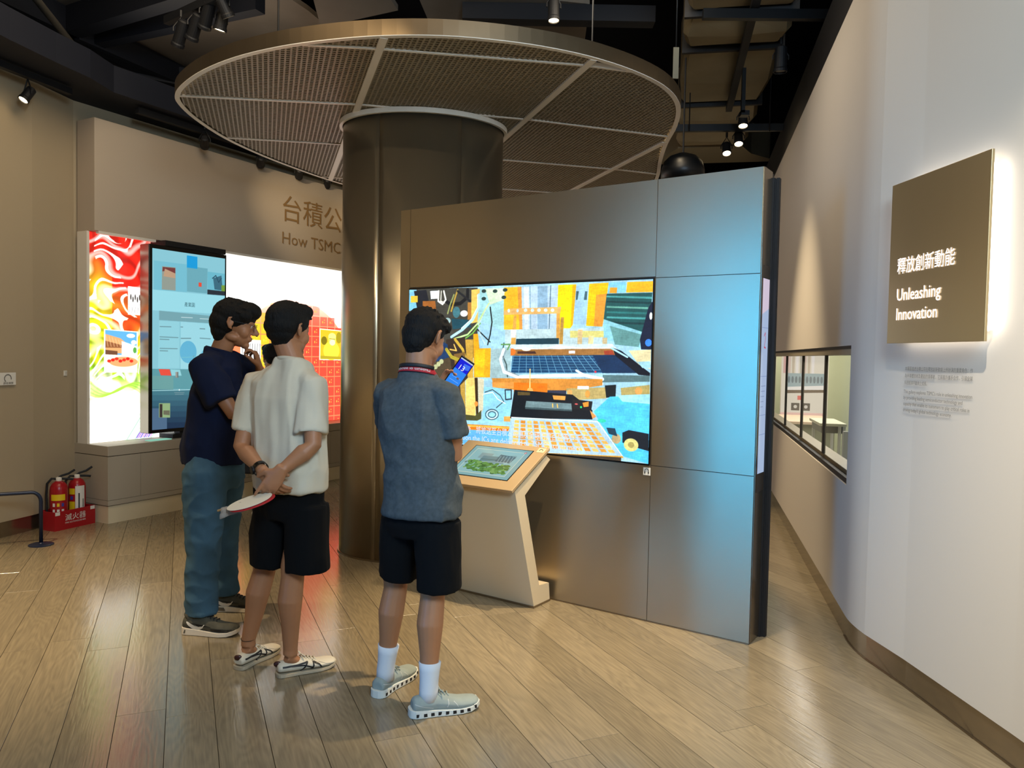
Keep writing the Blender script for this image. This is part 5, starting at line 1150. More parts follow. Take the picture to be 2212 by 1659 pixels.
for p, lb in [((2.22, 8.2, 3.66), 'lit spotlight, lowest of three near the far end of the duct'), ((2.28, 7.98, 3.70), 'lit spotlight, middle of three near the far end of the duct'), ((2.18, 7.50, 3.74), 'lit spotlight, highest of three near the far end of the duct')]:
    lamp_head(p, (2.0, 6.2, 0), lb, 'spotlights at the far end of the duct', r=.05, ln=.14)
lamp_head((2.1, 6.25, 3.8), (2.1, 6.4, 0), 'black projector hanging under the duct near the top edge', None, lit=False, r=.055, ln=.2)
mb = MB(); mb.box((1.93, 6.7, 3.62), (1.96, 6.73, 4.0)); mb.box((1.93, 6.7, 3.60), (2.0, 6.78, 3.64)); o = mb.build('drop_bracket', M['dark'], None); tag(o, 'thin black bracket dropping from the long track', 'bracket')
for i, (x, y) in enumerate([(1.75, 7.9), (2.55, 7.85), (1.13, 5.6)]):
    tube_thing('threaded_rod', ['thin hanging rod left of the far duct rail', 'thin hanging rod right of the far duct rail', 'thin hanging rod with a perforated plate right of the canopy'][i], 'rod', [(x, y, 3.8 if i < 2 else 3.55), (x, y, 5.2)], .006, M['dark'], 'hanging rods', 6)
mb = MB(); mb.box((1.11, 5.59, 3.50), (1.15, 5.6, 3.72)); o = mb.build('perforated_plate', mat('plate_zinc', '5a5a50', .5, .5), None); tag(o, 'small perforated metal plate at the end of the hanging rod', 'plate')
dm = thing('dome_speaker', 'black dome shaped speaker behind the right edge of the canopy', 'speaker', (1.55, 7.3, 3.3))
mb = MB().lathe([(.02, 0), (.14, .01), (.19, .04), (.19, .10), (.17, .17), (.12, .22), (.04, .25)], (1.47, 6.85, 3.05), 28); mb.build('shade', M['dark'], dm, smooth=True)
mb = MB().tube([(1.47, 6.85, 3.29), (1.47, 6.85, 4.13)], .008, 6); mb.build('cord', M['black'], dm)

# ------------------------------------------------------------------ people
SKIN = mat('skin', 'a5714e', .5, var=.05, vscale=12, bump=.02, bscale=200)
HAIR = mat('black_hair', '090807', .7, bump=.6, bscale=90, stretch=(3, 3, .4), spec=.25)
def fabric(name, col, var=.06, bs=500): return mat(name, col, .92, var=var, vscale=3, bump=.1, bscale=bs, spec=.2)


def fuse(name, mb, m, parent, voxel=.006, smooth=3, fold=None, sf=.5):
    """melt overlapping shapes into one continuous surface"""
    me = bpy.data.meshes.new(name); me.from_pydata(mb.v, [], mb.f); me.update()
    bm = bmesh.new(); bm.from_mesh(me); bmesh.ops.recalc_face_normals(bm, faces=bm.faces); bm.to_mesh(me); bm.free()
    o = bpy.data.objects.new(name, me); COL.objects.link(o)
    r = o.modifiers.new('r', 'REMESH'); r.mode = 'VOXEL'; r.voxel_size = voxel
    if smooth:
        s = o.modifiers.new('s', 'SMOOTH'); s.iterations = smooth; s.factor = sf
    dg = bpy.context.evaluated_depsgraph_get()
    out = bpy.data.meshes.new_from_object(o.evaluated_get(dg)); bpy.data.objects.remove(o); bpy.data.meshes.remove(me)
    out.name = name
    if fold:
        n = len(out.vertices)
        co = np.zeros(n * 3); out.vertices.foreach_get('co', co); co = co.reshape(-1, 3)
        no = np.zeros(n * 3); out.vertices.foreach_get('normal', no); no = no.reshape(-1, 3)
        co = co + no * fold(co)[:, None]
        out.vertices.foreach_set('co', co.ravel()); out.update()
    out.polygons.foreach_set('use_smooth', [True] * len(out.polygons))
    return link(name, out, m, parent)


def folds(amp, fx, fz, seed=0.0):
    """soft cloth folds, longer in the vertical direction"""
    def f(co):
        r = np.empty(len(co))
        for i, (x, y, z) in enumerate(co):
            a = noise.noise((x * fx + seed, y * fx, z * fz)); b = noise.noise((x * fx * 2.3, y * fx * 2.3 + seed, z * fz * 2.6))
            r[i] = amp * (1 - 2 * abs(a) ** .8) * .8 + amp * .5 * b
        return r
    return f


def V(*a): return Vector(a)


def yawm(a): return Matrix.Rotation(-math.radians(a), 3, 'Z')     # yaw to the right of +Y, in degrees


def ring_at(c, rx, ry, yaw, n=28, e=2.4, tilt=0.0):
    R = yawm(yaw); out = []
    for k in range(n):
        a = 2 * PI * k / n; ca_, sa_ = math.cos(a), math.sin(a)
        x = rx * math.copysign(abs(ca_) ** (2 / e), ca_); y = ry * math.copysign(abs(sa_) ** (2 / e), sa_)
        p = R @ V(x, y, tilt * y); out.append(Vector(c) + p)
    return out


def limb(mb, pts, rad, n=14): mb.tube(pts, rad, n); return mb


def hand(mb, wrist, fwd, nrm, side, curl=(.5, .5, .55, .6), size=1.0, thumb=(.5, .35), spread=.1):
    """wrist point, direction of the fingers, palm normal (the way the palm faces), side=+1 when the thumb is along fwd x nrm"""
    f = Vector(fwd).normalized(); n_ = Vector(nrm); n_ = (n_ - f * n_.dot(f)).normalized(); t = f.cross(n_) * side
    w = Vector(wrist); s = size
    # palm
    Rm = Matrix((t, f, n_)).transposed()
    mb.ell(w + f * .045 * s, (.040 * s, .055 * s, .017 * s), Rm, 14, 8)
    mb.tube([w - f * .02, w + f * .03 * s, w + f * .075 * s], [(.022 * s, .028 * s), (.018 * s, .036 * s), (.012 * s, .038 * s)], 12, up=n_)
    for i, (off, ln) in enumerate([(.030, .072), (.010, .080), (-.011, .074), (-.030, .058)]):
        c = curl[i]; p = w + f * (.080 - .003 * abs(i - 1)) * s + t * off * s
        d = (f + t * (off * spread * 10 * .3)).normalized(); pts = [p - d * .02 * s, p]; a = 0
        for k, q in enumerate((.42, .32, .26)):
            a += c * (1.0 if k else .7) * 1.05
            dd_ = d * math.cos(a) + n_ * math.sin(a)
            p = p + dd_ * ln * q * s; pts.append(p)
        mb.tube(pts, [.0092 * s, .0092 * s, .0088 * s, .0082 * s, .0068 * s], 8)
        mb.ell(pts[-1], (.0068 * s,) * 3, None, 8, 6)
    p0 = w + f * .018 * s + t * .022 * s; d = (f * .55 + t * .75 + n_ * thumb[0]).normalized()
    p1 = p0 + d * .036 * s; d2 = (f * .85 + t * .35 + n_ * (thumb[0] + thumb[1])).normalized(); p2 = p1 + d2 * .030 * s; p3 = p2 + (d2 + n_ * thumb[1] * .6).normalized() * .024 * s
    mb.tube([p0, p1, p2, p3], [.015 * s, .0125 * s, .0105 * s, .008 * s], 8); mb.ell(p3, (.008 * s,) * 3, None, 8, 6)
    return mb


def head_shape(mb, c, yaw, pitch=0, roll=0, s=1.0, wide=1.0):
    """c = centre of the skull; returns the head's rotation"""
    R = yawm(yaw) @ Matrix.Rotation(math.radians(-pitch), 3, 'X') @ Matrix.Rotation(math.radians(roll), 3, 'Y')
    c = Vector(c)
    def P(x, y, z): return c + R @ V(x * s * wide, y * s, z * s)
    def E(p, r, e=None): mb.ell(P(*p), (r[0] * s * wide, r[1] * s, r[2] * s), R if e is None else R @ e, 18, 12)
    E((0, -.012, .025), (.074, .093, .085))            # cranium
    E((0, .035, .0), (.064, .058, .075))               # face
    E((0, .038, -.062), (.052, .050, .052))            # jaw
    E((0, .070, -.098), (.024, .022, .020))            # chin
    E((0, .078, .018), (.048, .016, .012))             # brow
    for sx_ in (-1, 1):
        E((sx_ * .038, .056, -.034), (.026, .028, .034))     # cheeks
        E((sx_ * .030, .080, .002), (.015, .009, .009))      # eyelids
        E((sx_ * .046, .010, -.070), (.018, .036, .022))     # jaw angle
        # ear: rim, lobe
        mb.tube([P(sx_ * .070, .004, .018), P(sx_ * .082, -.006, .028), P(sx_ * .088, -.020, .020), P(sx_ * .086, -.024, -.002), P(sx_ * .078, -.012, -.026), P(sx_ * .070, .0, -.030)], [.006 * s] * 6, 8)
        E((sx_ * .077, -.008, -.002), (.006, .014, .024))
    mb.tube([P(0, .088, .014), P(0, .100, -.008), P(0, .114, -.030), P(0, .108, -.040)], [(.009 * s, .008 * s), (.010 * s, .009 * s), (.013 * s, .015 * s), (.010 * s, .014 * s)], 10)   # nose
    for sx_ in (-1, 1): E((sx_ * .012, .098, -.036), (.009, .011, .008))
    E((0, .090, -.060), (.022, .010, .0055)); E((0, .088, -.071), (.020, .011, .0065))       # lips
    return R, P


def eyes(P, R, parent, s=1.0):
    white = EYEW
    for sx_ in (-1, 1):
        mb = MB().ell(P(sx_ * .030, .0795, .001), (.0115 * s,) * 3, None, 14, 10); e = mb.build('eyeball', white, parent, smooth=True)
        mb = MB().ell(P(sx_ * .030, .0885, .001), (.0052 * s, .003 * s, .0052 * s), R, 12, 8); mb.build('iris', HAIR, e, smooth=True)


EYEW = mat('eye_white', 'd8d0c8', .3)


def hair_shape(P, R, parent, s=1.0, style=0, seed=1, wide=1.0):
    mb = MB(); rs = random.Random(seed)
    def E(p, r): mb.ell(P(*p), (r[0] * s * wide, r[1] * s, r[2] * s), R, 20, 14)
    if style == 0:      # short, textured, tapered neck
        E((0, -.016, .040), (.083, .102, .084)); E((0, -.045, .0), (.076, .070, .070)); E((0, -.058, -.035), (.060, .050, .055)); E((0, -.050, -.065), (.048, .038, .035))
        E((0, .045, .083), (.068, .055, .040)); E((.03, .062, .072), (.045, .040, .032))
    elif style == 1:    # full on top, undercut towards the neck
        E((0, -.014, .045), (.088, .108, .088)); E((0, -.045, .012), (.084, .076, .060)); E((0, -.052, -.026), (.068, .052, .042)); E((0, -.044, -.056), (.052, .036, .032)); E((0, -.034, -.080), (.040, .026, .022))
        E((0, .050, .085), (.078, .062, .042))
    else:               # thick bob over the ears at the back
        E((0, -.012, .040), (.088, .108, .084)); E((0, -.050, -.005), (.084, .076, .072)); E((0, -.058, -.050), (.070, .050, .050)); E((0, -.054, -.082), (.054, .036, .030))
        E((0, .055, .075), (.076, .060, .046)); E((.066, .045, .045), (.022, .038, .030)); E((-.066, .045, .045), (.022, .038, .030))
    # locks that break the outline
    for i in range(95 if style == 0 else 70):
        a = rs.uniform(0, 2 * PI); el = rs.uniform(.15, 1.25) if style == 0 else rs.uniform(.1, 1.2)
        d = V(math.cos(a) * math.cos(el), math.sin(a) * math.cos(el), math.sin(el))
        b = V(d.x * .078 * wide, -.014 + d.y * .098, .040 + d.z * .080)
        t = V(rs.uniform(-.5, .5), .5 + rs.uniform(-.6, .4), rs.uniform(-.5, .2))
        ln = rs.uniform(.02, .034) if style == 0 else rs.uniform(.018, .028)
        p0 = P(b.x / wide, b.y, b.z); p1 = P((b.x + d.x * .010) / wide + t.x * ln * .5, b.y + d.y * .010 + t.y * ln * .5, b.z + d.z * .010 + t.z * ln * .5)
        p2 = P((b.x + d.x * .011) / wide + t.x * ln, b.y + d.y * .011 + t.y * ln, b.z + d.z * .008 + t.z * ln)
        mb.tube([p0, p1, p2], [.009 * s, .0055 * s, .0015 * s], 6)
    def f(co):
        r = np.empty(len(co))
        for i, (x, y, z) in enumerate(co): r[i] = .002 * noise.noise((x * 70, y * 70, z * 28)) + .0012 * noise.noise((x * 160, y * 160, z * 60))
        return r
    return fuse('hair', mb, HAIR, parent, .0045, 1, f)


def body(name, J, label, face_yaw, yaw, hands, head=(0, 0, 0), sk=None, headw=1.0, hs=1.0, girth=1.0, neckp=None):
    """J: joint positions; one continuous surface of head, torso, arms and legs"""
    mb = MB(); g = girth
    pel, ch, nk = Vector(J['pelvis']), Vector(J['chest']), Vector(J['neck'])
    mb.ringloft([ring_at(pel + V(0, 0, -.10), .09 * g, .075 * g, yaw), ring_at(pel, .100 * g, .072 * g, yaw), ring_at(pel.lerp(ch, .45), .106 * g, .076 * g, yaw), ring_at(ch, .140 * g, .095 * g, yaw), ring_at(ch + V(0, 0, .11), .125, .075, yaw), ring_at(nk + V(0, 0, -.03), .065, .055, yaw)])
    R, P = head_shape(mb, J['head'], face_yaw, *head[:2], s=hs, wide=headw)
    mb.tube([nk + V(0, 0, -.06), nk, Vector(J['head']) + R @ V(0, -.022, -.055)], [.062, .056, .054], 16)
    for s_ in 'LR':
        sh, el, wr = (Vector(J[k + s_]) for k in ('sh', 'el', 'wr'))
        mb.tube([nk.lerp(sh, .3) + V(0, 0, -.03), sh, sh.lerp(el, .5), el, el.lerp(wr, .3), el.lerp(wr, .75), wr], [.05, .052, .044, .037, .040, .030, .025], 14)
        hp, kn, an = (Vector(J[k + s_]) for k in ('hip', 'kn', 'an'))
        bk = yawm(yaw) @ V(0, -1, 0)
        mb.tube([hp + V(0, 0, .06), hp, hp.lerp(kn, .5), kn + V(0, 0, .05), kn, kn.lerp(an, .28) + bk * .014, kn.lerp(an, .6) + bk * .006, an + V(0, 0, .03), an], [.035 * g, .055 * g, .060 * g, .055, .052, .056, .042, .033, .034], 16)
        ft = Vector(J['ft' + s_]).normalized()
        mb.tube([an + V(0, 0, -.005) - ft * .015, an + V(0, 0, -.045) + ft * .04, an + V(0, 0, -.055) + ft * .09], [.030, .022, .012], 10)
    for h in hands: hand(mb, *h[0], **h[1])
    o = fuse(name, mb, sk or SKIN, None, .0052, 2)
    o['label'] = label; o['category'] = 'person'
    return o, R, P


AIRM = mat('air_window_grey', '5b564a', .3)


def shoe(parent, heel, direc, L, mats, kind, side, h=1.0):
    """heel: back end on the floor; direc: yaw of the toe in degrees to the right of +Y"""
    R = yawm(direc); O = Vector((heel[0], heel[1], 0))
    def T(x, y, z): return O + R @ V(x * side, y * L, z)
    secs = [(.0, .026, .03, .066), (.03, .034, .026, .078), (.10, .037, .024, .082), (.22, .036, .022, .080), (.34, .036, .02, .088), (.44, .040, .02, .082), (.56, .045, .02, .068), (.70, .049, .02, .056), (.84, .047, .02, .052), (.94, .038, .022, .048), (.995, .022, .026, .038)]
    hh = {'trainer': 1.08, 'retro': .86, 'cloud': 1.02}[kind] * h
    rings = []
    for y, w_, zb, zt in secs:
        z0 = zb - .004; z1 = zt * hh; ring = []
        sh = .006 * math.sin(y * PI)
        for k in range(16):
            a = 2 * PI * k / 16; c_, s_ = math.cos(a), math.sin(a)
            x = w_ * math.copysign(abs(c_) ** .75, c_) * (1 if s_ < 0 else (1 - .30 * s_)); z = (z0 + z1) / 2 + (z1 - z0) / 2 * math.copysign(abs(s_) ** .8, s_)
            ring.append(T(x + sh, y, z))
        rings.append(ring)
    mb = MB(); mb.ringloft(rings)
    if kind == 'trainer': mb.tube([T(0, .10, .07 * hh), T(0, .17, .092 * hh)], [.036, .034], 14)
    up_ = fuse('shoe', mb, mats['upper'], parent, .004, 2)
    # sole
    sole = MB(); rings = []
    th0, th1 = {'trainer': (.040, .022), 'retro': (.018, .014), 'cloud': (.034, .022)}[kind]
    for y, w_, zb, zt in [(-.045 if kind == 'cloud' else -.012, .008, 0, 0), (-.03 if kind == 'cloud' else -.004, .020, 0, 0), (-.005 if kind == 'cloud' else .008, .028, 0, 0)] + secs[1:]:
        ww = w_ + (.005 if kind != 'retro' else .002); t_ = th0 + (th1 - th0) * min(1, max(0, y) * 1.4); z0 = .0 + .016 * max(0, (y - .78) / .22) ** 1.5
        sh = .006 * math.sin(max(0, y) * PI)
        rings.append([T(-ww + sh, y, z0 + .003), T(-ww * .9 + sh, y, z0), T(ww * .9 + sh, y, z0), T(ww + sh, y, z0 + .003), T(ww * .97 + sh, y, z0 + t_), T(-ww * .97 + sh, y, z0 + t_)])
    sole.ringloft(rings)
    so = sole.build('sole', mats['sole'], up_, bevel=.0015)
    if kind == 'cloud':
        hb = MB()
        for i in range(9):
            y = .06 + i * .105; w_ = np.interp(y, [s_[0] for s_ in secs], [s_[1] for s_ in secs]) + .0052; sh = .006 * math.sin(y * PI); z0 = .016 * max(0, (y - .78) / .22) ** 1.5
            for sd in (-1, 1):
                x = sd * w_ + sh
                P4 = [T(x, y - .026, z0 + .008), T(x, y + .026, z0 + .008), T(x, y + .022, z0 + .021), T(x, y - .026, z0 + .021)]; P5 = [T(x - sd * .012, y - .026, z0 + .008), T(x - sd * .012, y + .026, z0 + .008), T(x - sd * .012, y + .022, z0 + .021), T(x - sd * .012, y - .026, z0 + .021)]
                hb.add(P4 + P5, [(0, 1, 2, 3), (7, 6, 5, 4), (0, 4, 5, 1), (1, 5, 6, 2), (2, 6, 7, 3), (3, 7, 4, 0)])
        hb.build('sole_pods', M['black'], up_, kind='stuff')
    # things drawn on the shoe's sides by projecting flat outlines onto the upper
    bvh = BVHTree.FromPolygons([v.co.copy() for v in up_.data.vertices], [tuple(p.vertices) for p in up_.data.polygons])
    inv = R.inverted()
    def patch(nm, polys, m, sides=(-1, 1), e=.0016):
        """polys in (y fraction, height in metres)"""
        mb = MB()
        for sd in sides:
            for pts in polys:
                vs = []
                for y, z in pts:
                    o_ = T(sd * side * .12, y, z); d_ = R @ V(-sd, 0, 0)
                    hit = bvh.ray_cast(o_, d_)
                    p = hit[0] if hit[0] is not None else T(sd * side * .03, y, z)
                    vs.append(p - d_ * e)
                n = len(vs) // 2
                # a strip: first half forward along the top, second half back along the bottom
                fs = [(i, i + 1, 2 * n - 2 - i, 2 * n - 1 - i) for i in range(n - 1)]
                mb.add(vs, fs)
        return mb.build(nm, m, up_, smooth=True)
    def strip(pts, w_):
        top = []; bot = []
        for i, (y, z) in enumerate(pts):
            ww = w_[i] if hasattr(w_, '__len__') else w_
            a = pts[max(0, i - 1)]; b_ = pts[min(len(pts) - 1, i + 1)]; d = Vector(((b_[0] - a[0]) * L, b_[1] - a[1])).normalized(); n_ = Vector((-d.y, d.x)) * ww / 2
            top.append((y + n_.x / L, z + n_.y)); bot.append((y - n_.x / L, z - n_.y))
        return top + bot[::-1]
    def dens(pts, k=5):
        out = []
        for a, b_ in zip(pts, pts[1:]): out += [(a[0] + (b_[0] - a[0]) * i / k, a[1] + (b_[1] - a[1]) * i / k) for i in range(k)]
        return out + [pts[-1]]
    if kind == 'trainer':
        patch('side_panel', [strip(dens([(.10, .052), (.25, .050), (.42, .045), (.55, .038)]), .028)], M['black'])
        patch('swoosh', [strip(dens([(.10, .072), (.16, .058), (.24, .044), (.33, .040), (.40, .048), (.44, .062)]), [.004 + .016 * math.sin(PI * min(1, i / 25 * 1.15)) ** .8 for i in range(26)])], M['shoe_white'], e=.0028)
        patch('toe_panel', [strip(dens([(.55, .036), (.75, .036), (.93, .033)]), .014)], M['black'])
        for sd in (-1, 1):
            hb = MB()
            P4 = [T(sd * .0425 , y, z) for y, z in ((.05, .012), (.30, .010), (.27, .027), (.07, .030))]; P5 = [T(sd * .030, y, z) for y, z in ((.05, .012), (.30, .010), (.27, .027), (.07, .030))]
            hb.add(P4 + P5, [(0, 1, 2, 3), (7, 6, 5, 4), (0, 4, 5, 1), (1, 5, 6, 2), (2, 6, 7, 3), (3, 7, 4, 0)])
            hb.build('air_window', AIRM, up_)
    if kind == 'retro':
        patch('side_stripes', [strip(dens([(.06, .050), (.30, .050), (.47, .056)]), .0075), strip(dens([(.20, .049), (.42, .044), (.54, .030), (.56, .022)]), .0065),
                               strip(dens([(.47, .058), (.42, .036), (.36, .018)]), .0075), strip(dens([(.57, .056), (.56, .034), (.53, .020)]), .0075), strip(dens([(.58, .050), (.66, .038), (.70, .022)]), .0070)], M['black'])
        mb = MB().ell(T(0, .012, .058), (.019, .009, .014)); mb.build('heel_tab', mat('heel_leather', '3a1712', .4), up_, smooth=True)
        patch('toe_seam', [strip(dens([(.66, .046), (.78, .034), (.94, .024)]), .0015)], M['lettergrey'], e=.0008)
    if kind == 'cloud':
        patch('side_seam', [strip(dens([(.02, .060), (.14, .048), (.28, .038)]), .003), strip(dens([(.50, .066), (.50, .050), (.48, .036)]), .004), strip(dens([(.58, .056), (.62, .044), (.64, .034)]), .003)], mat('seam_pale', 'b5b8b4', .8))
    # laces
    mb = MB(); lm = {'trainer': M['black'], 'retro': mats['upper'], 'cloud': mats['upper']}[kind]
    for i in range(5 if kind != 'cloud' else 3):
        y = .40 + i * .055; z = float(np.interp(y, [s_[0] for s_ in secs], [s_[3] for s_ in secs])) * hh
        mb.tube([T(-.022, y, z - .004), T(-.008, y + .012, z + .004), T(.008, y - .006, z + .005), T(.022, y + .01, z - .003)], .0028, 6)
    z = .088 * hh
    mb.tube([T(0, .40, z), T(-.02, .38, z + .016), T(-.034, .42, z + .006), T(-.014, .42, z + .002), T(.0, .40, z), T(.02, .38, z + .018), T(.036, .43, z + .006), T(.012, .41, z + .002)], .0026, 6)
    mb.build('laces', lm, up_, smooth=True)
    return up_


M['shoe_white'] = mat('shoe_white', 'd9d2c4', .5)
TR = dict(upper=mat('trainer_olive', (.28, .27, .22), .8, var=.2, vscale=30), sole=mat('trainer_sole', (.85, .80, .72), .6))
RT = dict(upper=mat('retro_cream', 'cfc6b2', .55, var=.05), sole=mat('retro_sole', 'a89c86', .7))
CL = dict(upper=mat('cloud_grey', '8d9894', .85, var=.06, vscale=20), sole=mat('cloud_sole', 'd3d5cd', .6))
TORSO_E = 2.3


def shirt(parent, J, yaw, m, hem, sleeves, w, girth=1.0, fold=(.006, 14, 4), seed=0, nk_r=(.078, .070), drop=.015, shw=.055):
    """T-shirt: torso loft with shoulders and two sleeves, open look at hem and cuffs"""
    mb = MB(); pel, ch, nk = Vector(J['pelvis']), Vector(J['chest']), Vector(J['neck'])
    hemc, hrx, hry = hem
    shm = (Vector(J['shL']) + Vector(J['shR'])) / 2
    mb.ringloft([ring_at(hemc, hrx, hry, yaw, e=2.5), ring_at(Vector(hemc) + V(0, 0, .02), hrx * 1.005, hry, yaw, e=2.5)] + [ring_at(c_, rx_, ry_, yaw, e=2.4) for c_, rx_, ry_ in w] +
                [ring_at(shm + V(0, 0, .005), .155, .085, yaw), ring_at(nk + V(0, 0, -.025), nk_r[0] + .01, nk_r[1] + .008, yaw), ring_at(nk + V(0, 0, .004), nk_r[0], nk_r[1], yaw, tilt=-.25)])
    for s_ in 'LR':
        sh = Vector(J['sh' + s_]); cuff, rc = sleeves[s_]; cuff = Vector(cuff)
        mb.tube([nk.lerp(sh, .35) + V(0, 0, -.018), sh + V(0, 0, -.004), sh.lerp(cuff, .5), cuff], [shw * .9, shw + .012, (shw + rc) / 2 + .008, rc], 18)
    f = folds(fold[0], fold[1], fold[2], seed)
    o = fuse('t_shirt', mb, m, parent, .0075, 3, f)
    mb = MB(); mb.tube([nk + yawm(yaw) @ V((nk_r[0] - .004) * math.cos(a), (nk_r[1] - .004) * math.sin(a), .004 - .25 * nk_r[1] * math.sin(a)) for a in [2 * PI * i / 28 for i in range(28)]], [(.009, .006)] * 28, 8, close=True)
    mb.build('collar', m, o, smooth=True)
    return o


def shorts(parent, name, J, yaw, m, waist, legs, fold=(.005, 12, 4), seed=0, voxel=.0075):
    mb = MB(); c, rx_, ry_ = waist
    hipm = (Vector(J['hipL']) + Vector(J['hipR'])) / 2
    mb.ringloft([ring_at(hipm + V(0, 0, -.07), rx_ * .93, ry_ * .86, yaw), ring_at(hipm + V(0, 0, -.02), rx_ * 1.02, ry_ * 1.04, yaw), ring_at(Vector(c), rx_, ry_, yaw)])
    for s_ in 'LR':
        pts, rad = legs[s_]; mb.tube(pts, rad, 20)
    return fuse(name, mb, m, parent, voxel, 3, folds(*fold, seed))


# ---- man in grey T-shirt with a phone -------------------------------------------------
GY = 22
J = dict(pelvis=(-.372, 3.21, .87), chest=(-.395, 3.20, 1.16), neck=(-.392, 3.215, 1.405), head=(-.372, 3.255, 1.565),
         shL=(-.53, 3.28, 1.33), shR=(-.262, 3.125, 1.335), elL=(-.535, 3.46, 1.10), wrL=(-.322, 3.50, 1.295), elR=(-.236, 3.19, 1.075), wrR=(-.40, 3.42, 1.10),
         hipL=(-.452, 3.26, .80), hipR=(-.298, 3.17, .80), knL=(-.494, 3.335, .465), knR=(-.316, 3.185, .475), anL=(-.533, 3.335, .10), anR=(-.322, 3.145, .10), ftL=(.42, .9, 0), ftR=(.93, .36, 0))
HG_ = [(((-.318, 3.502, 1.300), (.30, .0, .95), (.35, -.92, -.25), -1), dict(curl=(.45, .5, .55, .6), thumb=(.5, .4))),
       (((-.395, 3.42, 1.10), (-.95, .25, .1), (.1, -1, .2), -1), dict(curl=(.5, .5, .5, .5)))]
g, R, P = body('person', J, 'man in grey T-shirt and black shorts looking at the phone in his hand', 30, GY, HG_, head=(20, 0), hs=.98)
hair_shape(P, R, g, .98, 0, 3); eyes(P, R, g, .98)
tee_g = mat('heather_grey', '4a5052', .95, var=.16, vscale=60, bump=.1, bscale=500, spec=.15)
sh_g = shirt(g, J, GY, tee_g, ((-.368, 3.205, .822), .168, .125), {'L': ((-.545, 3.40, 1.18), .058), 'R': ((-.240, 3.150, 1.165), .066)},
      [((-.368, 3.205, .93), .168, .122), ((-.375, 3.2, 1.03), .150, .112), ((-.392, 3.2, 1.16), .160, .112), ((-.40, 3.2, 1.26), .165, .108)], fold=(.010, 9, 6), seed=4, shw=.046)
blk = fabric('black_shorts_cloth', '050608', .1)
shorts(g, 'shorts', J, GY, blk, ((-.372, 3.21, .915), .150, .106),
       {'L': ([V(-.448, 3.26, .80), V(-.466, 3.29, .66), V(-.474, 3.32, .535)], [.098, .095, .090]), 'R': ([V(-.298, 3.18, .80), V(-.294, 3.175, .66), V(-.289, 3.175, .515)], [.098, .096, .092])}, seed=2)
wsock = fabric('white_sock_cloth', 'd5d8dc', .03)
for s_ in 'LR':
    an = Vector(J['an' + s_]); kd = (Vector(J['kn' + s_]) - an).normalized()
    mb = MB().tube([an + V(0, 0, -.04), an, an + kd * .04, an + kd * .08, an + kd * .115], [.040, .0395, .0395, .043, .047], 20); mb.build('sock', wsock, g, smooth=True)
for i in range(0): pass
shoe(g, (-.560, 3.285), 25, .285, CL, 'cloud', -1); shoe(g, (-.388, 3.118), 68, .29, CL, 'cloud', 1)
lan = MB(); nk = Vector(J['neck']); Rg = yawm(GY)
lp_ = [nk + Rg @ V(.082 * math.cos(a), .074 * math.sin(a) , .012 - .018 * math.sin(a)) for a in [2 * PI * i / 32 for i in range(17, 32)]]
pts_ = [nk + Rg @ V(-.07, .085, -.12)] + [nk + Rg @ V(-.082, .02, -.01)] + lp_ + [nk + Rg @ V(.082, .02, -.01), nk + Rg @ V(.07, .085, -.12)]
lan.tube(pts_, [(.0125, .0016)] * len(pts_), 8, up=(0, 0, 1)); lo = lan.build('lanyard', mat('lanyard_red', 'a01525', .7), g, smooth=True)
mb = MB().tube([p + V(0, 0, .016) for p in lp_], [(.008, .0022)] * len(lp_), 8, up=(0, 0, 1)); mb.build('lanyard_edge', M['black'], lo, smooth=True)
tm = text_mesh('Museum of Innovation', .017)
n = len(tm.vertices); co = np.zeros(n * 3); tm.vertices.foreach_get('co', co); co = co.reshape(-1, 3); xm = co[:, 0].max()
for i in range(n):     # upside-down lettering wrapped around the back of the neck
    a = math.radians(270 - 62) + (1 - co[i, 0] / xm) * math.radians(124); q = nk + Rg @ V(.0848 * math.cos(a), .0768 * math.sin(a), .012 - .018 * math.sin(a) + .005 - co[i, 1])
    co[i] = q
tm.vertices.foreach_set('co', co.ravel()); tm.update(); link('lanyard_text', tm, M['white'], lo)
# phone held in the left hand
ph = thing('smartphone', 'black smartphone with a blue lit screen held by the man in grey', 'phone', (-.24, 3.5, 1.40))
pu = V(.56, -.06, .83).normalized(); pn = V(.02, -.93, -.36); pn = (pn - pu * pn.dot(pu)).normalized(); pr = pu.cross(pn); pr = -pr if pr.x < 0 else pr
pc = V(-.240, 3.478, 1.412)
Rp = Matrix((pr, pu, pn)).transposed()
def pp_(x, y, z): return pc + Rp @ V(x, y, z)
mb = MB().box((-.036, -.074, -.008), (.036, .074, 0)); mb.v = [tuple(pp_(*v)) for v in mb.v]; o = mb.build('case', M['rubber'], ph, bevel=.003)
cv = Canvas(140, 290, '2b86f0'); cv.poly('0a18d8', [(0, 14), (140, 14), (140, 120), (0, 120)]); cv.poly('b8c8e8', [(0, 0), (140, 0), (140, 14), (0, 14)]); cv.poly('3a70f0', [(60, 40), (130, 30), (135, 80), (70, 100)])
cv.line('9ccaff', 3, [(20, 200), (120, 200)]); cv.line('9ccaff', 3, [(20, 240), (120, 240)])
scr = quad('phone_screen', [pp_(-.032, .066, .0012), pp_(.032, .066, .0012), pp_(.032, -.066, .0012), pp_(-.032, -.066, .0012)], screen_mat('phone_glow', cv.image('phone_page'), 1.0), ph)
text_on('13', pp_(-.022, .014, .0014), pr, pu, .034, emat('phone_digits', 'f0f4ff', 1.0), ph, 'digits')

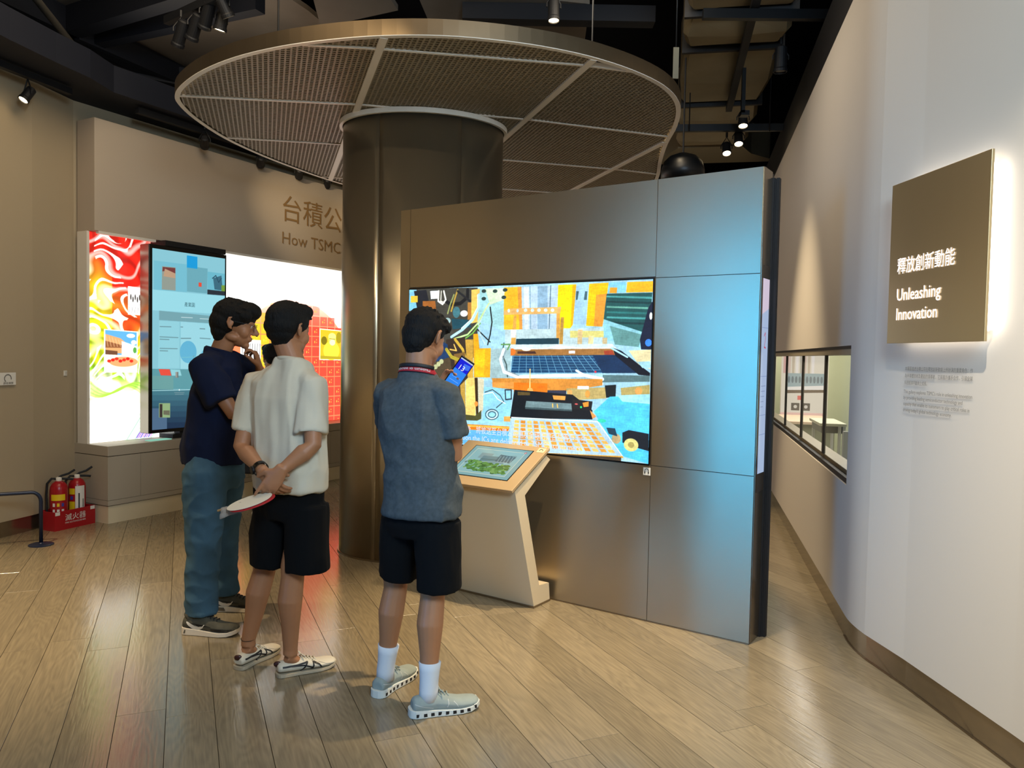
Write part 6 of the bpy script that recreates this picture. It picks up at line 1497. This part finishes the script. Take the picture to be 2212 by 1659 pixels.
# ---- man in white T-shirt with hands behind his back -----------------------------------
WY = 22
J = dict(pelvis=(-1.005, 3.50, .89), chest=(-1.035, 3.52, 1.17), neck=(-1.005, 3.52, 1.445), head=(-1.030, 3.54, 1.595),
         shL=(-1.185, 3.58, 1.345), shR=(-.900, 3.46, 1.345), elL=(-1.232, 3.50, 1.055), wrL=(-1.085, 3.335, .975), elR=(-.868, 3.36, 1.085), wrR=(-.985, 3.305, .985),
         hipL=(-1.085, 3.545, .80), hipR=(-.930, 3.47, .80), knL=(-1.155, 3.60, .455), knR=(-.985, 3.475, .465), anL=(-1.228, 3.60, .095), anR=(-1.000, 3.50, .095), ftL=(.35, .94, 0), ftR=(.82, .57, 0))
HW = [(((-1.075, 3.325, .970), (.62, -.1, -.72), (.3, .9, .2), 1), dict(curl=(.4, .45, .5, .5), thumb=(.2, .2))),
      (((-.990, 3.295, .980), (-.55, -.1, -.82), (-.2, .95, -.1), -1), dict(curl=(.12, .55, .6, .65), thumb=(.2, .3)))]
g, R, P = body('person', J, 'man in oversized white T-shirt and black shorts clasping his hands behind his back', 30, WY, HW, head=(4, 0), hs=1.0)
hair_shape(P, R, g, 1.0, 1, 9); eyes(P, R, g)
tee_w = mat('cream_jersey', 'd0c6b0', .9, var=.03, bump=.1, bscale=500, spec=.2)
shirt(g, J, WY, tee_w, ((-1.003, 3.50, .868), .172, .120), {'L': ((-1.228, 3.55, 1.125), .066), 'R': ((-.885, 3.40, 1.130), .074)},
      [((-1.005, 3.505, .95), .176, .120), ((-1.012, 3.51, 1.06), .174, .116), ((-1.03, 3.52, 1.19), .172, .112), ((-1.035, 3.52, 1.28), .165, .105)], fold=(.015, 10, 2.2), seed=11, shw=.050)
shorts(g, 'shorts', J, WY, blk, ((-1.003, 3.505, .93), .155, .106),
       {'L': ([V(-1.08, 3.545, .80), V(-1.108, 3.565, .64), V(-1.118, 3.58, .50)], [.100, .102, .098]), 'R': ([V(-.925, 3.475, .80), V(-.920, 3.475, .64), V(-.918, 3.475, .50)], [.100, .100, .100])}, seed=7)
shoe(g, (-1.258, 3.54), 24, .27, RT, 'retro', -1); shoe(g, (-1.055, 3.475), 56, .28, RT, 'retro', 1)
mb = MB(); wd = (Vector(J['wrL']) - Vector(J['elL'])).normalized(); wc = Vector(J['wrL']) - wd * .015
q = wd.to_track_quat('Z', 'Y').to_matrix(); mb.ringloft([[wc + q @ V(r_ * math.cos(2 * PI * k / 28), r_ * math.sin(2 * PI * k / 28), z) for k in range(28)] for r_, z in ((.031, -.011), (.034, -.010), (.034, .010), (.031, .011))], cap=False, close=True)
wa = mb.build('wrist_watch', M['rubber'], g, smooth=False)
fd = V(-.6, -.75, -.2); fd = (fd - wd * fd.dot(wd)).normalized(); q2 = fd.to_track_quat('Z', 'Y').to_matrix()
mb = MB().lathe([(.002, .030), (.018, .030), (.019, .033), (.019, .039), (.016, .041), (.002, .041)], wc, 20, q2); mb.build('watch_face', M['dark'], wa)
mb = MB().tube([V(-1.228, 3.60, .13) + V(.034 * math.cos(a), .034 * math.sin(a), .004 * math.sin(a)) for a in [2 * PI * i / 20 for i in range(20)]], .0014, 5, close=True); mb.build('anklet', M['dark'], g)
# round paper fan on a stick in a clear wrapper
fan = thing('paper_fan', 'round paper fan on a stick in a clear wrapper held by the man in white', 'fan', (-1.08, 3.27, .86))
fu = V(.187, -.04, .052).normalized(); fn = V(-.14, -.25, .95); fn = (fn - fu * fn.dot(fu)).normalized(); fv = fn.cross(fu)
fc = V(-1.112, 3.262, .850)
def fp(a, b_, h): return fc + fu * a + fv * b_ + fn * h
mb = MB(); rr_ = [(.104 * math.cos(2 * PI * k / 36), .072 * math.sin(2 * PI * k / 36)) for k in range(36)]
mb.add([fp(a, b_, .0012) for a, b_ in rr_] + [fp(a, b_, 0) for a, b_ in rr_], [tuple(range(36)), tuple(range(71, 35, -1))] + [(i, 36 + i, 36 + (i + 1) % 36, (i + 1) % 36) for i in range(36)])
mb.build('front_sheet', mat('paper_cream', 'e4dcc6', .7), fan)
mb = MB(); mb.add([fp(a * 1.01 + .018, b_ - .012, -.003) for a, b_ in rr_] + [fp(a * 1.01 + .018, b_ - .012, -.005) for a, b_ in rr_], [tuple(range(36)), tuple(range(71, 35, -1))] + [(i, 36 + i, 36 + (i + 1) % 36, (i + 1) % 36) for i in range(36)])
mb.build('back_sheet', mat('paper_red', 'b01822', .6), fan)
mb = MB(); mb.tube([V(-1.262, 3.30, .800), V(-1.195, 3.285, .822), fp(-.04, 0, -.008)], .0048, 8); mb.build('stick', mat('bamboo', 'a58455', .6), fan)
wrapm = mat('clear_wrapper', 'c8bcae', .15); wrapm.node_tree.nodes['Principled BSDF'].inputs['Alpha'].default_value = .38
mb = MB(); rs = random.Random(3); gr = []
for i in range(11):
    for j in range(6):
        gr.append(V(-1.240 + .20 * i / 10, 3.282 - .004 * j + rs.uniform(-.006, .006), .818 + .055 * i / 10 - (.048 - .02 * i / 10) * j / 5 + rs.uniform(-.004, .004)))
mb.add(gr, [(i * 6 + j, i * 6 + j + 1, (i + 1) * 6 + j + 1, (i + 1) * 6 + j) for i in range(10) for j in range(5)]); w_ = mb.build('wrapper', wrapm, fan, smooth=True)
so_ = w_.modifiers.new('t', 'SOLIDIFY'); so_.thickness = .0006

# ---- man in navy T-shirt and jeans, hand at his chin -----------------------------------
NY = 70
J = dict(pelvis=(-1.610, 4.15, .90), chest=(-1.60, 4.15, 1.20), neck=(-1.575, 4.15, 1.485), head=(-1.500, 4.155, 1.640),
         shL=(-1.520, 4.31, 1.395), shR=(-1.595, 3.985, 1.400), elL=(-1.345, 4.34, 1.16), wrL=(-1.378, 4.185, 1.395), elR=(-1.44, 3.975, 1.165), wrR=(-1.285, 4.13, 1.15),
         hipL=(-1.585, 4.245, .82), hipR=(-1.620, 4.065, .82), knL=(-1.622, 4.33, .45), knR=(-1.622, 4.06, .46), anL=(-1.640, 4.375, .10), anR=(-1.640, 4.03, .10), ftL=(1, .1, 0), ftR=(1, -.05, 0))
HN = [(((-1.378, 4.185, 1.400), (-.22, -.05, .95), (-.9, -.2, -.1), 1), dict(curl=(.8, .95, 1.05, 1.15), thumb=(.35, .25), size=1.0)),
      (((-1.285, 4.13, 1.15), (.2, .95, .1), (-.9, .2, 0), 1), dict(curl=(.4, .4, .4, .4)))]
g, R, P = body('person', J, 'man in navy T-shirt, jeans and glasses resting his chin on his hand', 78, NY, HN, head=(12, 0), hs=1.06, headw=1.08, girth=1.12)
hair_shape(P, R, g, 1.07, 2, 21, 1.08); eyes(P, R, g, 1.06)
gl = MB()
for sx_ in (-1, 1):
    gl.tube([P(sx_ * .031 + .021 * math.cos(a), .103 - .004 * abs(math.cos(a)), -.004 + .018 * math.sin(a)) for a in [2 * PI * i / 20 for i in range(20)]], .0011, 6, close=True)
    gl.tube([P(sx_ * .052, .100, .006), P(sx_ * .076, .07, .008), P(sx_ * .080, .0, .008), P(sx_ * .080, -.016, -.004)], .0011, 6)
gl.tube([P(-.010, .104, .0), P(0, .108, .003), P(.010, .104, .0)], .0011, 6); gl.build('glasses', M['dark'], g)
tee_n = fabric('navy_jersey', '121a33', .08)
shn = shirt(g, J, NY, tee_n, ((-1.608, 4.15, .885), .150, .160), {'L': ((-1.39, 4.335, 1.225), .072), 'R': ((-1.500, 3.965, 1.225), .080)},
      [((-1.605, 4.15, .98), .155, .168), ((-1.595, 4.15, 1.10), .158, .162), ((-1.597, 4.15, 1.22), .165, .145), ((-1.585, 4.15, 1.32), .165, .122)], fold=(.011, 9, 4), seed=21, shw=.068, nk_r=(.082, .078))
text_on('T', V(-1.672, 4.03, 1.44), V(.55, -.83, 0), up, .03, M['white'], shn, 'print'); 
mb = MB().box((-1.762, 4.02, 1.345), (-1.752, 4.032, 1.375)); mb.build('print', M['white'], shn)
jeans = mat('denim', '3d5a6c', .9, var=.16, vscale=7, bump=.15, bscale=350, spec=.2)
shorts(g, 'jeans', J, NY, jeans, ((-1.610, 4.15, .96), .130, .142),
       {'L': ([V(-1.595, 4.225, .92), V(-1.590, 4.245, .84), V(-1.605, 4.29, .62), V(-1.622, 4.335, .42), V(-1.632, 4.365, .22), V(-1.628, 4.375, .10)], [.085, .108, .090, .076, .072, .076]),
        'R': ([V(-1.615, 4.085, .92), V(-1.622, 4.065, .84), V(-1.618, 4.05, .62), V(-1.622, 4.045, .42), V(-1.630, 4.035, .22), V(-1.620, 4.03, .095)], [.09, .115, .100, .086, .080, .082])}, fold=(.010, 9, 9), seed=31)
shoe(g, (-1.705, 4.005), 94, .295, TR, 'trainer', 1, 1.12); shoe(g, (-1.700, 4.36), 88, .295, TR, 'trainer', -1, 1.12)

# ---- visitor in the distance, almost hidden --------------------------------------------
FY = 5
fx_, fy_ = -2.20, 7.0
J = dict(pelvis=(fx_, fy_, .82), chest=(fx_, fy_, 1.08), neck=(fx_, fy_, 1.30), head=(fx_, fy_ + .02, 1.435), shL=(fx_ - .15, fy_, 1.22), shR=(fx_ + .15, fy_, 1.22), elL=(fx_ - .19, fy_ - .02, .95), elR=(fx_ + .17, fy_, .95),
         wrL=(fx_ - .20, fy_ + .03, .74), wrR=(fx_ + .16, fy_ + .03, .74), hipL=(fx_ - .08, fy_, .76), hipR=(fx_ + .08, fy_, .76), knL=(fx_ - .09, fy_ + .01, .42), knR=(fx_ + .09, fy_ + .01, .42), anL=(fx_ - .09, fy_, .09), anR=(fx_ + .09, fy_, .09), ftL=(-.1, 1, 0), ftR=(.1, 1, 0))
g, R, P = body('person', J, 'distant visitor with black hair, mostly hidden behind the man in white', -35, FY, [(((fx_ - .20, fy_ + .03, .74), (0, .1, -1), (1, 0, 0), 1), dict(curl=(.9, .9, .9, .9))), (((fx_ + .16, fy_ + .03, .74), (0, .1, -1), (-1, 0, 0), -1), {})], hs=.94)
hair_shape(P, R, g, .96, 1, 5)
shirt(g, J, FY, fabric('black_jersey', '0c0c10'), ((fx_, fy_, .78), .16, .11), {'L': ((fx_ - .18, fy_, 1.04), .06), 'R': ((fx_ + .17, fy_, 1.04), .06)}, [((fx_, fy_, .9), .15, .11), ((fx_, fy_, 1.1), .155, .105)], seed=3)
shorts(g, 'trousers', J, FY, blk, ((fx_, fy_, .87), .14, .10), {'L': ([V(fx_ - .08, fy_, .76), V(fx_ - .09, fy_, .42), V(fx_ - .09, fy_, .08)], [.085, .065, .055]), 'R': ([V(fx_ + .08, fy_, .76), V(fx_ + .09, fy_, .42), V(fx_ + .09, fy_, .08)], [.085, .065, .055])})
shoe(g, (fx_ - .11, fy_ - .06), -6, .24, TR, 'retro', -1); shoe(g, (fx_ + .11, fy_ - .06), 6, .24, TR, 'retro', 1)
bagt = thing('shoulder_bag', 'black bag hanging low beside the distant visitor', 'bag', (-2.42, 7.03, .36))
mb = MB().box((-2.47, 6.99, .36), (-2.35, 7.07, .50)); mb.build('pouch', M['black'], bagt, bevel=.015)
mb = MB().tube([(-2.46, 7.03, .49), (-2.425, 7.03, .66), (-2.40, 7.03, .69), (-2.38, 7.03, .66), (-2.36, 7.03, .49)], .006, 6); mb.build('strap', M['black'], bagt)
